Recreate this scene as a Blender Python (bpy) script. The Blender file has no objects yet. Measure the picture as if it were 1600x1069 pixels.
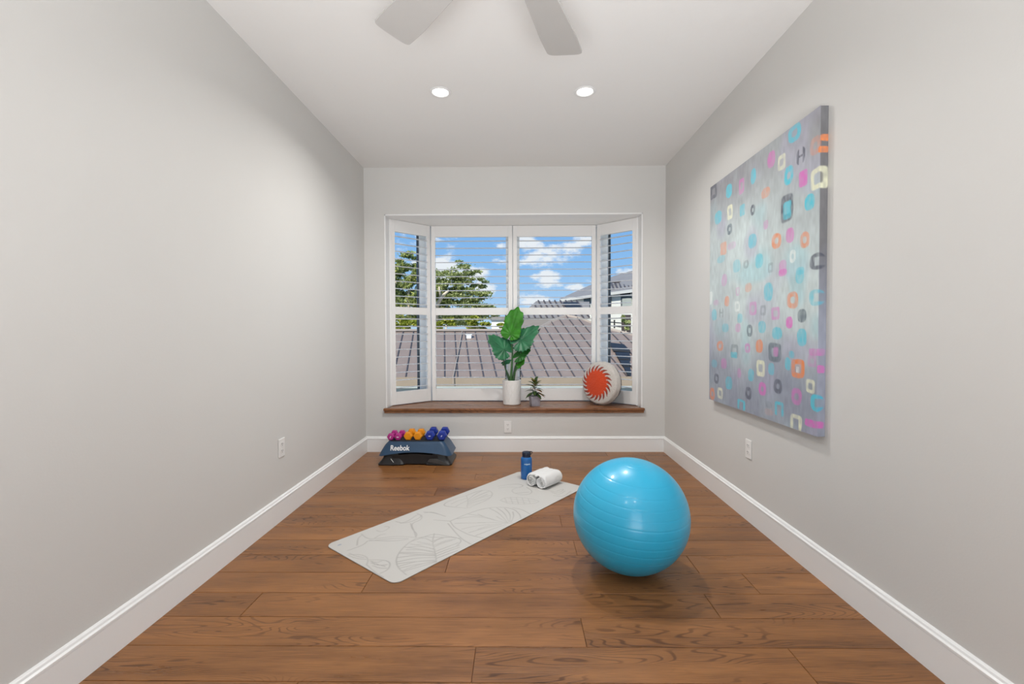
import bpy, bmesh, math, random
import numpy as np
from mathutils import Vector, Matrix, noise as mnoise
random.seed(7)
S = bpy.context.scene
COL = S.collection
PI = math.pi

# ------------------------------------------------------------------ camera
CAM_Z = 1.161
F_PX = 718.4
def rot_cam(yaw, pitch, roll):
    return (Matrix.Rotation(yaw, 3, 'Z') @ Matrix.Rotation(pitch, 3, 'X') @ Matrix.Rotation(roll, 3, 'Y'))
RC = rot_cam(0.0117058, -0.0221506, 0.0033234)
cd = bpy.data.cameras.new('camera')
cd.sensor_width = 36.0
cd.lens = F_PX * 36.0 / 1600.0
cd.clip_start = 0.05
cd.clip_end = 500
cam = bpy.data.objects.new('camera', cd)
COL.objects.link(cam)
m = Matrix.Identity(4)
for i in range(3):
    m[i][0] = RC[i][0]; m[i][1] = RC[i][2]; m[i][2] = -RC[i][1]
m[2][3] = CAM_Z
cam.matrix_world = m
S.camera = cam
def ray(px, py):
    return RC @ Vector(((px - 800) / F_PX, 1.0, (534.5 - py) / F_PX))
def at(px, py, Y):
    """the point of the place at depth Y seen in that direction"""
    d = ray(px, py)
    return Vector((0, 0, CAM_Z)) + d * (Y / d.y)

# ------------------------------------------------------------------ view, world, sun, big lights
S.view_settings.view_transform = 'Standard'
S.view_settings.look = 'None'
S.view_settings.gamma = 1.0
S.view_settings.use_curve_mapping = False
S.view_settings.exposure = 0.0

def new_tree(tree):
    n = tree.nodes; n.clear()
    def N(t, **kw):
        x = n.new(t)
        for k, v in kw.items():
            if k.startswith('i_'):
                x.inputs[int(k[2:]) if k[2:].isdigit() else k[2:].replace('_', ' ')].default_value = v
            else: setattr(x, k, v)
        return x
    def L(a, ai, b, bi): tree.links.new(a.outputs[ai], b.inputs[bi])
    return N, L

W = bpy.data.worlds.new('sky'); S.world = W; W.use_nodes = True
N, L = new_tree(W.node_tree)
def vmath(op, a=None, b=None):
    x = N('ShaderNodeVectorMath', operation=op)
    if b is not None: x.inputs[1].default_value = b
    return x
def smath(op, v1=None, clamp=False):
    x = N('ShaderNodeMath', operation=op); x.use_clamp = clamp
    if v1 is not None: x.inputs[1].default_value = v1
    return x
tc = N('ShaderNodeTexCoord')
sep = N('ShaderNodeSeparateXYZ'); L(tc, 'Generated', sep, 0)
mr = N('ShaderNodeMapRange'); mr.inputs['From Min'].default_value = 0.0; mr.inputs['From Max'].default_value = 0.30
L(sep, 2, mr, 0)
sky = N('ShaderNodeValToRGB'); L(mr, 0, sky, 0)
e = sky.color_ramp.elements
e[0].position = 0.0; e[0].color = (.50, .70, .92, 1)
e[1].position = 1.0; e[1].color = (.155, .38, .80, 1)
e2 = e.new(.45); e2.color = (.29, .54, .90, 1)
# clouds: a soft noise plus heaps standing in given directions
mp = N('ShaderNodeMapping'); mp.inputs['Scale'].default_value = (1, 1, 2.1); mp.inputs['Location'].default_value = (3.1, 1.7, .4)
L(tc, 'Generated', mp, 0)
ns = N('ShaderNodeTexNoise'); ns.inputs['Scale'].default_value = 11; ns.inputs['Detail'].default_value = 9; ns.inputs['Roughness'].default_value = .62
L(mp, 0, ns, 'Vector')
acc = None
for (px, py, r) in [(684, 376, .042), (700, 384, .03), (735, 388, .0), (683, 420, .05), (745, 428, .028), (783, 384, .018),
                    (757, 452, .026), (835, 380, .045), (862, 395, .05), (900, 392, .055), (905, 380, .05), (842, 398, .03), (858, 428, .038), (835, 432, .018),
                    (905, 452, .045), (880, 468, .04), (840, 470, .04), (925, 440, .03), (960, 380, .0)]:
    if r == 0: continue
    d = ray(px, py).normalized(); d = Vector((d.x, d.y, d.z * 2.1))
    mu = vmath('MULTIPLY', b=(1, 1, 2.1)); L(tc, 'Generated', mu, 0)
    ds = vmath('DISTANCE', b=tuple(d)); L(mu, 0, ds, 0)
    m2 = N('ShaderNodeMapRange'); m2.inputs['From Min'].default_value = 0; m2.inputs['From Max'].default_value = r * 1.35
    m2.inputs['To Min'].default_value = 1; m2.inputs['To Max'].default_value = 0
    L(ds, 'Value', m2, 0)
    if acc is None: acc = (m2, 0)
    else:
        mx = smath('MAXIMUM'); L(acc[0], acc[1], mx, 0); L(m2, 0, mx, 1); acc = (mx, 0)
ad = smath('MULTIPLY', .40); L(acc[0], acc[1], ad, 0)
ad2 = smath('ADD'); ns2 = smath('MULTIPLY', 1.9); L(ns, 0, ns2, 0); L(ns2, 0, ad2, 0); L(ad, 0, ad2, 1)
cr = N('ShaderNodeMapRange'); cr.interpolation_type = 'SMOOTHSTEP'
cr.inputs['From Min'].default_value = 1.03; cr.inputs['From Max'].default_value = 1.30
L(ad2, 0, cr, 0)
mix = N('ShaderNodeMixRGB'); mix.inputs[2].default_value = (.86, .89, .95, 1)
L(cr, 0, mix, 0); L(sky, 0, mix, 1)
bg = N('ShaderNodeBackground'); bg.inputs['Strength'].default_value = 1.0
L(mix, 0, bg, 0)
wo = N('ShaderNodeOutputWorld'); L(bg, 0, wo, 0)

def lamp(name, kind, energy, loc, rot=(0, 0, 0), color=(1, 1, 1), **kw):
    l = bpy.data.lights.new(name, kind); l.energy = energy; l.color = color
    for k, v in kw.items(): setattr(l, k, v)
    o = bpy.data.objects.new(name, l); COL.objects.link(o); o.location = loc; o.rotation_euler = rot
    return o
sun = lamp('sun', 'SUN', 6.0, (0, 0, 30), color=(1.0, .95, .86), angle=.01)
sun.rotation_euler = Vector((.38, .70, -.62)).to_track_quat('-Z', 'Y').to_euler()
# added fill lamp, unseen, shining through an assumed opening behind the camera
lamp('rear_fill', 'AREA', 24, (.35, -1.62, 1.15), (PI / 2, 0, 0), color=(.97, .985, 1), shape='RECTANGLE', size=1.3, size_y=1.9)
# added fill lamp aimed up at the ceiling, unseen, low behind the camera
lamp('ceiling_fill', 'AREA', 42, (0, -1.0, .40), (math.radians(136), 0, 0), color=(.97, .985, 1), shape='RECTANGLE', size=1.8, size_y=.8, spread=math.radians(98))

# ------------------------------------------------------------------ room numbers
XL, XR, YF, YN, H = -1.473, 1.419, 4.433, -1.30, 2.74
OX0, OX1, OZ0, OZ1 = -1.278, 1.203, .385, 2.295     # opening of the bay
SILL = .425

# ------------------------------------------------------------------ helpers
class MB:
    def __init__(s): s.v = []; s.f = []; s.c = None; s.mi = []
    def add(s, vs, fs, mi=0):
        o = len(s.v); s.v += [tuple(v) for v in vs]; s.f += [tuple(i + o for i in f) for f in fs]; s.mi += [mi] * len(fs); return s
    def box(s, a, b, M=None):
        (x0, y0, z0), (x1, y1, z1) = a, b
        vs = [Vector(q) for q in ((x0, y0, z0), (x1, y0, z0), (x1, y1, z0), (x0, y1, z0), (x0, y0, z1), (x1, y0, z1), (x1, y1, z1), (x0, y1, z1))]
        if M is not None: vs = [M @ v for v in vs]
        return s.add(vs, [(0, 3, 2, 1), (4, 5, 6, 7), (0, 1, 5, 4), (1, 2, 6, 5), (2, 3, 7, 6), (3, 0, 4, 7)])
    def prism(s, pts, z0, z1, M=None):
        n = len(pts); vs = [Vector((x, y, z0)) for x, y in pts] + [Vector((x, y, z1)) for x, y in pts]
        if M is not None: vs = [M @ v for v in vs]
        return s.add(vs, [tuple(range(n))[::-1], tuple(range(n, 2 * n))] + [(i, (i + 1) % n, (i + 1) % n + n, i + n) for i in range(n)])
    def rings(s, rs, cap0=True, cap1=True, close=True):
        n = len(rs[0]); vs = [v for r in rs for v in r]; fs = []
        for k in range(len(rs) - 1):
            for i in range(n if close else n - 1):
                j = (i + 1) % n
                fs.append((k * n + i, k * n + j, (k + 1) * n + j, (k + 1) * n + i))
        if cap0: fs.append(tuple(range(n))[::-1])
        if cap1: fs.append(tuple((len(rs) - 1) * n + i for i in range(n)))
        return s.add(vs, fs)
    def lathe(s, prof, n=48, M=None, rf=None):
        rs = []
        for (r, z) in prof:
            ring = []
            for i in range(n):
                a = 2 * PI * i / n; q = r + (rf(a, z, r) if rf else 0)
                v = Vector((q * math.cos(a), q * math.sin(a), z)); ring.append(M @ v if M is not None else v)
            rs.append(ring)
        return s.rings(rs)
    def tube(s, pts, r, n=10, r1=None):
        pts = [Vector(q) for q in pts]; rs = []; up = Vector((0, 0, 1)); K = len(pts) - 1
        for k, q in enumerate(pts):
            t = (pts[min(k + 1, K)] - pts[max(k - 1, 0)]).normalized()
            if abs(t.dot(up)) > .95: u = Vector((1, 0, 0))
            else: u = up
            a = t.cross(u).normalized(); b = t.cross(a)
            rr = r if r1 is None else r + (r1 - r) * k / K
            rs.append([q + a * rr * math.cos(2 * PI * i / n) + b * rr * math.sin(2 * PI * i / n) for i in range(n)])
        return s.rings(rs)
    def build(s, name, mats, parent=None, smooth=False, bevel=0, attr=None, seg=2):
        me = bpy.data.meshes.new(name); me.from_pydata(s.v, [], s.f); me.update()
        if not isinstance(mats, (list, tuple)): mats = [mats]
        for q in mats: me.materials.append(q)
        if len(mats) > 1: me.polygons.foreach_set('material_index', s.mi)
        if smooth is not False:
            me.polygons.foreach_set('use_smooth', [True] * len(me.polygons))
            if smooth is not True: me.set_sharp_from_angle(angle=smooth)
        if attr is not None:
            ca = me.color_attributes.new('col', 'FLOAT_COLOR', 'POINT')
            ca.data.foreach_set('color', np.asarray(attr, dtype=np.float32).ravel())
        o = bpy.data.objects.new(name, me); COL.objects.link(o)
        if parent is not None: o.parent = parent
        if bevel:
            b = o.modifiers.new('bevel', 'BEVEL'); b.width = bevel; b.segments = seg; b.limit_method = 'ANGLE'; b.angle_limit = math.radians(35)
        return o
def fixn(o):
    bm = bmesh.new(); bm.from_mesh(o.data); bmesh.ops.recalc_face_normals(bm, faces=bm.faces); bm.to_mesh(o.data); bm.free(); return o
def tag(o, label, cat, group=None, kind=None):
    if label: o['label'] = label
    if cat: o['category'] = cat
    if group: o['group'] = group
    if kind: o['kind'] = kind
    return o
def thing(name, label, cat, loc=(0, 0, 0), rz=0, group=None):
    o = bpy.data.objects.new(name, None); COL.objects.link(o); o.location = loc; o.rotation_euler = (0, 0, rz)
    o.empty_display_size = .05
    return tag(o, label, cat, group)
def struct(o, label=None):
    o['kind'] = 'structure'
    if label: o['label'] = label
    return o
def dup(root, loc, rz=None, label=None, group=None):
    def cp(o, par):
        c = o.copy(); COL.objects.link(c)
        if par is not None: c.parent = par
        for ch in [q for q in bpy.data.objects if q.parent == o]: cp(ch, c)
        return c
    r = cp(root, None); r.location = loc
    if rz is not None: r.rotation_euler = (0, 0, rz)
    if label: r['label'] = label
    if group: r['group'] = group
    return r

def srgb(r, g, b):
    f = lambda c: (c / 255 / 12.92) if c / 255 <= .04045 else ((c / 255 + .055) / 1.055) ** 2.4
    return (f(r), f(g), f(b))
def mat(name, color, rough=.5, metal=0, bump=None, vary=None, spec=.5, coat=0, emit=None, trans=0, attr=False, sheen=0):
    """procedural principled material; bump=(scale,strength,distance), vary=(scale,amount)"""
    m = bpy.data.materials.new(name); m.use_nodes = True
    N, L = new_tree(m.node_tree)
    p = N('ShaderNodeBsdfPrincipled'); out = N('ShaderNodeOutputMaterial'); L(p, 0, out, 0)
    p.inputs['Base Color'].default_value = (*color, 1); p.inputs['Roughness'].default_value = rough
    p.inputs['Metallic'].default_value = metal; p.inputs['Specular IOR Level'].default_value = spec
    p.inputs['Coat Weight'].default_value = coat; p.inputs['Transmission Weight'].default_value = trans
    p.inputs['Sheen Weight'].default_value = sheen
    if emit: p.inputs['Emission Color'].default_value = (*color, 1); p.inputs['Emission Strength'].default_value = emit
    tc = N('ShaderNodeTexCoord')
    src = None
    if attr:
        a = N('ShaderNodeAttribute'); a.attribute_name = 'col'; src = (a, 0)
    if vary:
        n = N('ShaderNodeTexNoise'); n.inputs['Scale'].default_value = vary[0]; n.inputs['Detail'].default_value = 4
        L(tc, 'Object', n, 'Vector')
        mr = N('ShaderNodeMapRange'); mr.inputs['From Min'].default_value = .3; mr.inputs['From Max'].default_value = .7
        mr.inputs['To Min'].default_value = 1 - vary[1]; mr.inputs['To Max'].default_value = 1 + vary[1]; L(n, 0, mr, 0)
        v = N('ShaderNodeVectorMath', operation='SCALE')
        if src: L(src[0], src[1], v, 0)
        else: v.inputs[0].default_value = color
        L(mr, 0, v, 'Scale'); src = (v, 0)
    if src: L(src[0], src[1], p, 'Base Color')
    if bump:
        n = N('ShaderNodeTexNoise'); n.inputs['Scale'].default_value = bump[0]; n.inputs['Detail'].default_value = 3
        L(tc, 'Object', n, 'Vector')
        b = N('ShaderNodeBump'); b.inputs['Strength'].default_value = bump[1]; b.inputs['Distance'].default_value = bump[2] if len(bump) > 2 else .01
        L(n, 0, b, 'Height'); L(b, 0, p, 'Normal')
    return m

M = {}
M['wall'] = mat('wall_paint', (.66, .652, .630), .55, bump=(140, .12, .002), vary=(1.2, .012), spec=.3)
M['ceil'] = mat('ceiling_paint', (.82, .815, .80), .7, bump=(9, .35, .006), spec=.2)
M['trim'] = mat('white_trim_paint', (.86, .86, .85), .3, spec=.5)
M['shutter'] = mat('white_shutter_paint', (.86, .855, .84), .35)
M['vinyl'] = mat('white_window_vinyl', (.90, .90, .88), .35)
M['gasket'] = mat('dark_gasket', (.07, .075, .08), .5)
M['black'] = mat('black_plastic', (.012, .012, .013), .45, bump=(90, .2, .002))
M['brass'] = mat('satin_metal', (.5, .5, .5), .35, metal=1)

def wood_material(name, base, dark, use_attr, coord_swap=False, rough=.32, scale=1.0):
    m = bpy.data.materials.new(name); m.use_nodes = True
    N, L = new_tree(m.node_tree)
    p = N('ShaderNodeBsdfPrincipled'); out = N('ShaderNodeOutputMaterial'); L(p, 0, out, 0)
    tc = N('ShaderNodeTexCoord')
    at_ = N('ShaderNodeAttribute'); at_.attribute_name = 'col'
    sp = N('ShaderNodeSeparateColor'); L(at_, 0, sp, 0)
    off = N('ShaderNodeVectorMath', operation='SCALE'); off.inputs['Scale'].default_value = 37.0; L(at_, 'Vector', off, 0)
    ad = N('ShaderNodeVectorMath', operation='ADD'); L(tc, 'Object', ad, 0); L(off, 0, ad, 1)
    def nz(sx, sy, det, rgh=.6, dist=0):
        mp = N('ShaderNodeMapping'); mp.inputs['Scale'].default_value = (sx * scale, sy * scale, 1); L(ad, 0, mp, 0)
        n = N('ShaderNodeTexNoise'); n.inputs['Scale'].default_value = 1; n.inputs['Detail'].default_value = det
        n.inputs['Roughness'].default_value = rgh; n.inputs['Distortion'].default_value = dist; L(mp, 0, n, 'Vector'); return n
    def mrange(n, a, b, c, d, i=0, smooth=False):
        r = N('ShaderNodeMapRange'); r.inputs['From Min'].default_value = a; r.inputs['From Max'].default_value = b
        r.inputs['To Min'].default_value = c; r.inputs['To Max'].default_value = d
        if smooth: r.interpolation_type = 'SMOOTHSTEP'
        L(n, i, r, 0); return r
    def M2(op, a, b=None, v=None, clamp=False):
        x = N('ShaderNodeMath', operation=op); x.use_clamp = clamp; L(a[0], a[1], x, 0)
        if b is not None: L(b[0], b[1], x, 1)
        if v is not None: x.inputs[1].default_value = v
        return x
    fib = nz(9, 330, 3); broad = nz(1.6, 16, 4); cloud = nz(2.2, 5, 3); field = nz(.95, 6.5, 2, .45, .25); knots = nz(5, 17, 2, .5, .6)
    rings = M2('MULTIPLY', (field, 0), v=250.0)
    sn = M2('SINE', (rings, 0))
    ln = mrange(sn, .55, 1.0, 0, 1, smooth=True)
    mk = mrange(nz(1.1, 7, 1), .47, .58, 0, 1, smooth=True)
    lines = M2('MULTIPLY', (ln, 0), (mk, 0))
    lines2 = M2('MULTIPLY', (lines, 0), (mrange(fib, .35, .65, .4, 1.0), 0))
    f1 = mrange(fib, .3, .7, -.22, .22); b1 = mrange(broad, .3, .7, -.2, .2); c1 = mrange(cloud, .3, .7, -.16, .16)
    s = M2('ADD', (f1, 0), (b1, 0)); s = M2('ADD', (s, 0), (c1, 0))
    l2 = M2('MULTIPLY', (lines2, 0), v=-.58); s = M2('ADD', (s, 0), (l2, 0))
    kn = mrange(knots, .70, .80, 0, -.5, smooth=True); s = M2('ADD', (s, 0), (kn, 0))
    if use_attr:
        tn = mrange(sp, 0, 1, -.22, .22); s = M2('ADD', (s, 0), (tn, 0))
    fac = M2('ADD', (s, 0), v=.62, clamp=True)
    mx = N('ShaderNodeMixRGB'); mx.inputs[1].default_value = (*dark, 1); mx.inputs[2].default_value = (*base, 1); L(fac, 0, mx, 0)
    L(mx, 0, p, 'Base Color')
    rr = mrange(broad, .3, .7, rough - .05, rough + .07); L(rr, 0, p, 'Roughness')
    bp = N('ShaderNodeBump'); bp.inputs['Strength'].default_value = .25; bp.inputs['Distance'].default_value = .0015
    L(s, 0, bp, 'Height'); L(bp, 0, p, 'Normal')
    p.inputs['Specular IOR Level'].default_value = .42
    return m
M['floor'] = wood_material('oak_floor', (.355, .153, .049), (.082, .031, .010), True)
M['sillwood'] = wood_material('oak_sill', (.34, .140, .052), (.06, .022, .009), False, rough=.28)
MARKS = [(0.135, 1.429, 0.25, 1.518, 'OC', 0.8),
 (-0.045, 1.354, -0.001, 1.385, 'BO', 0.95),
 (-0.045, 1.302, 0.013, 1.331, 'BO', 0.95),
 (-0.008, 1.302, 0.072, 1.391, 'OO', 0.35),
 (0.105, 1.296, 0.176, 1.381, 'HD', 0.8),
 (0.363, 1.373, 0.443, 1.468, 'FP', 0.6),
 (0.267, 1.327, 0.341, 1.411, 'RW', 0.7),
 (0.197, 1.23, 0.282, 1.328, 'OC', 0.8),
 (0.086, 1.181, 0.156, 1.264, 'bP', 0.85),
 (-0.045, 1.136, 0.066, 1.243, 'RW', 0.9),
 (0.561, 1.347, 0.623, 1.441, 'FC', 0.7),
 (0.697, 1.331, 0.766, 1.43, 'RP', 0.5),
 (0.855, 1.355, 0.945, 1.448, 'FC', 0.7),
 (0.408, 1.226, 0.501, 1.288, 'FO', 0.5),
 (1.082, 1.417, 1.193, 1.521, 'RD', 0.6),
 (0.846, 1.21, 0.925, 1.308, 'RW', 0.8),
 (0.196, 1.046, 0.308, 1.191, 'RD', 0.75),
 (0.213, 1.06, 0.286, 1.153, 'bC', 0.7),
 (0.032, 1.056, 0.11, 1.137, 'FC', 0.85),
 (1.002, 1.222, 1.121, 1.315, 'FC', 0.6),
 (0.686, 1.192, 0.756, 1.267, 'bC', 0.55),
 (0.568, 1.164, 0.623, 1.231, 'OD', 0.8),
 (0.85, 1.115, 0.926, 1.187, 'OS', 0.8),
 (0.426, 1.052, 0.48, 1.105, 'FP', 0.35),
 (0.547, 0.974, 0.649, 1.061, 'FC', 0.6),
 (0.298, 0.926, 0.393, 1.011, 'OO', 0.75),
 (0.187, 0.933, 0.259, 1.013, 'FP', 0.6),
 (0.064, 0.887, 0.141, 0.965, 'OO', 0.65),
 (0.927, 0.997, 1.023, 1.085, 'bO', 0.5),
 (0.794, 1.013, 0.916, 1.064, 'FP', 0.2),
 (0.949, 0.949, 1.072, 1.003, 'FC', 0.35),
 (0.476, 0.844, 0.563, 0.933, 'FC', 0.55),
 (0.172, 0.828, 0.226, 0.896, 'OL', 0.8),
 (0.637, 0.865, 0.7, 0.918, 'OS', 0.4),
 (0.735, 0.856, 0.841, 0.941, 'FC', 0.4),
 (0.374, 0.806, 0.426, 0.863, 'RS', 0.35),
 (0.249, 0.779, 0.321, 0.858, 'FP', 0.4),
 (0.101, 0.761, 0.171, 0.803, 'FC', 0.5),
 (-0.037, 0.768, 0.065, 0.851, 'cD', 0.75),
 (0.247, 0.773, 0.326, 0.812, 'FP', 0.6),
 (0.105, 0.719, 0.175, 0.792, 'FC', 0.5),
 (0.92, 0.787, 1.001, 0.871, 'FP', 0.35),
 (0.6, 0.721, 0.68, 0.778, 'FO', 0.4),
 (0.373, 0.649, 0.47, 0.755, 'FC', 0.6),
 (0.748, 0.706, 0.797, 0.766, 'RP', 0.3),
 (0.882, 0.651, 0.955, 0.723, 'FO', 0.6),
 (0.146, 0.599, 0.248, 0.689, 'OO', 0.65),
 (-0.035, 0.603, 0.068, 0.684, 'cC', 0.6),
 (1.146, 0.677, 1.203, 0.773, 'bL', 0.8),
 (0.741, 0.609, 0.812, 0.678, 'RL', 0.8),
 (1.069, 0.562, 1.159, 0.644, 'FC', 0.5),
 (0.541, 0.579, 0.627, 0.662, 'RP', 0.45),
 (0.442, 0.575, 0.504, 0.636, 'RS', 0.35),
 (0.307, 0.546, 0.391, 0.618, 'RP', 0.5),
 (0.083, 0.528, 0.155, 0.597, 'FS', 0.8),
 (0.192, 0.5, 0.254, 0.562, 'FP', 0.75),
 (0.966, 0.576, 1.037, 0.65, 'HS', 0.4),
 (0.703, 0.538, 0.778, 0.6, 'FC', 0.45),
 (0.891, 0.48, 0.99, 0.541, 'FC', 0.4),
 (0.728, 0.48, 0.805, 0.538, 'FP', 0.35),
 (0.586, 0.453, 0.655, 0.53, 'OS', 0.75),
 (0.441, 0.476, 0.525, 0.547, 'FC', 0.55),
 (0.283, 0.441, 0.381, 0.512, 'FC', 0.65),
 (0.078, 0.412, 0.157, 0.502, 'DC', 0.75),
 (1.038, 0.666, 1.132, 0.707, 'FP', 0.25),
 (0.969, 0.352, 1.066, 0.423, 'OO', 0.65),
 (0.469, 0.363, 0.551, 0.442, 'FO', 0.75),
 (0.609, 0.355, 0.679, 0.418, 'OP', 0.55),
 (0.753, 0.315, 0.865, 0.408, 'RS', 0.45),
 (0.176, 0.351, 0.225, 0.39, 'FC', 0.6),
 (-0.035, 0.373, 0.064, 0.408, 'BP', 0.5),
 (0.769, 0.316, 0.865, 0.356, 'bC', 0.6),
 (0.289, 0.322, 0.417, 0.426, 'RS', 0.7),
 (0.316, 0.35, 0.367, 0.404, 'bP', 0.4),
 (0.446, 0.227, 0.54, 0.327, 'RW', 0.85),
 (0.207, 0.287, 0.257, 0.356, 'FC', 0.65),
 (0.094, 0.255, 0.203, 0.352, 'RO', 0.85),
 (0.134, 0.282, 0.161, 0.315, 'bL', 0.6),
 (0.354, 0.245, 0.415, 0.316, 'FC', 0.5),
 (0.918, 0.234, 1.005, 0.31, 'FP', 0.4),
 (1.058, 0.232, 1.154, 0.29, 'FC', 0.35),
 (0.718, 0.194, 0.772, 0.26, 'FP', 0.35),
 (1.03, 0.124, 1.11, 0.196, 'OD', 0.6),
 (0.833, 0.104, 0.934, 0.194, 'FC', 0.55),
 (0.563, 0.189, 0.636, 0.266, 'FC', 0.6),
 (0.278, 0.155, 0.36, 0.235, 'OD', 0.7),
 (0.015, 0.194, 0.083, 0.261, 'RW', 0.8),
 (0.036, 0.212, 0.061, 0.239, 'bS', 0.3),
 (0.431, 0.123, 0.515, 0.201, 'OP', 0.75),
 (0.59, 0.078, 0.669, 0.156, 'OD', 0.65),
 (0.97, 0.027, 1.055, 0.107, 'RW', 0.65),
 (1.095, 0.0, 1.179, 0.092, 'OO', 0.7),
 (0.663, 0.003, 0.769, 0.068, 'nC', 0.75),
 (0.261, 0.04, 0.35, 0.117, 'nC', 0.7),
 (0.112, 0.121, 0.2, 0.208, 'OP', 0.55),
 (0.375, 0.065, 0.434, 0.102, 'FS', 0.25),
 (-0.037, 0.115, 0.047, 0.196, 'cC', 0.85),
 (0.109, -0.011, 0.209, 0.075, 'nW', 0.85),
 (-0.035, 0.035, 0.09, 0.072, 'BP', 0.8),
 (-0.035, 0.292, 0.002, 0.33, 'BP', 0.85),
 (0.005, 0.317, 0.069, 0.378, 'RP', 0.3),
 (0.358, 0.024, 0.45, 0.061, 'FO', 0.15)]
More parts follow.
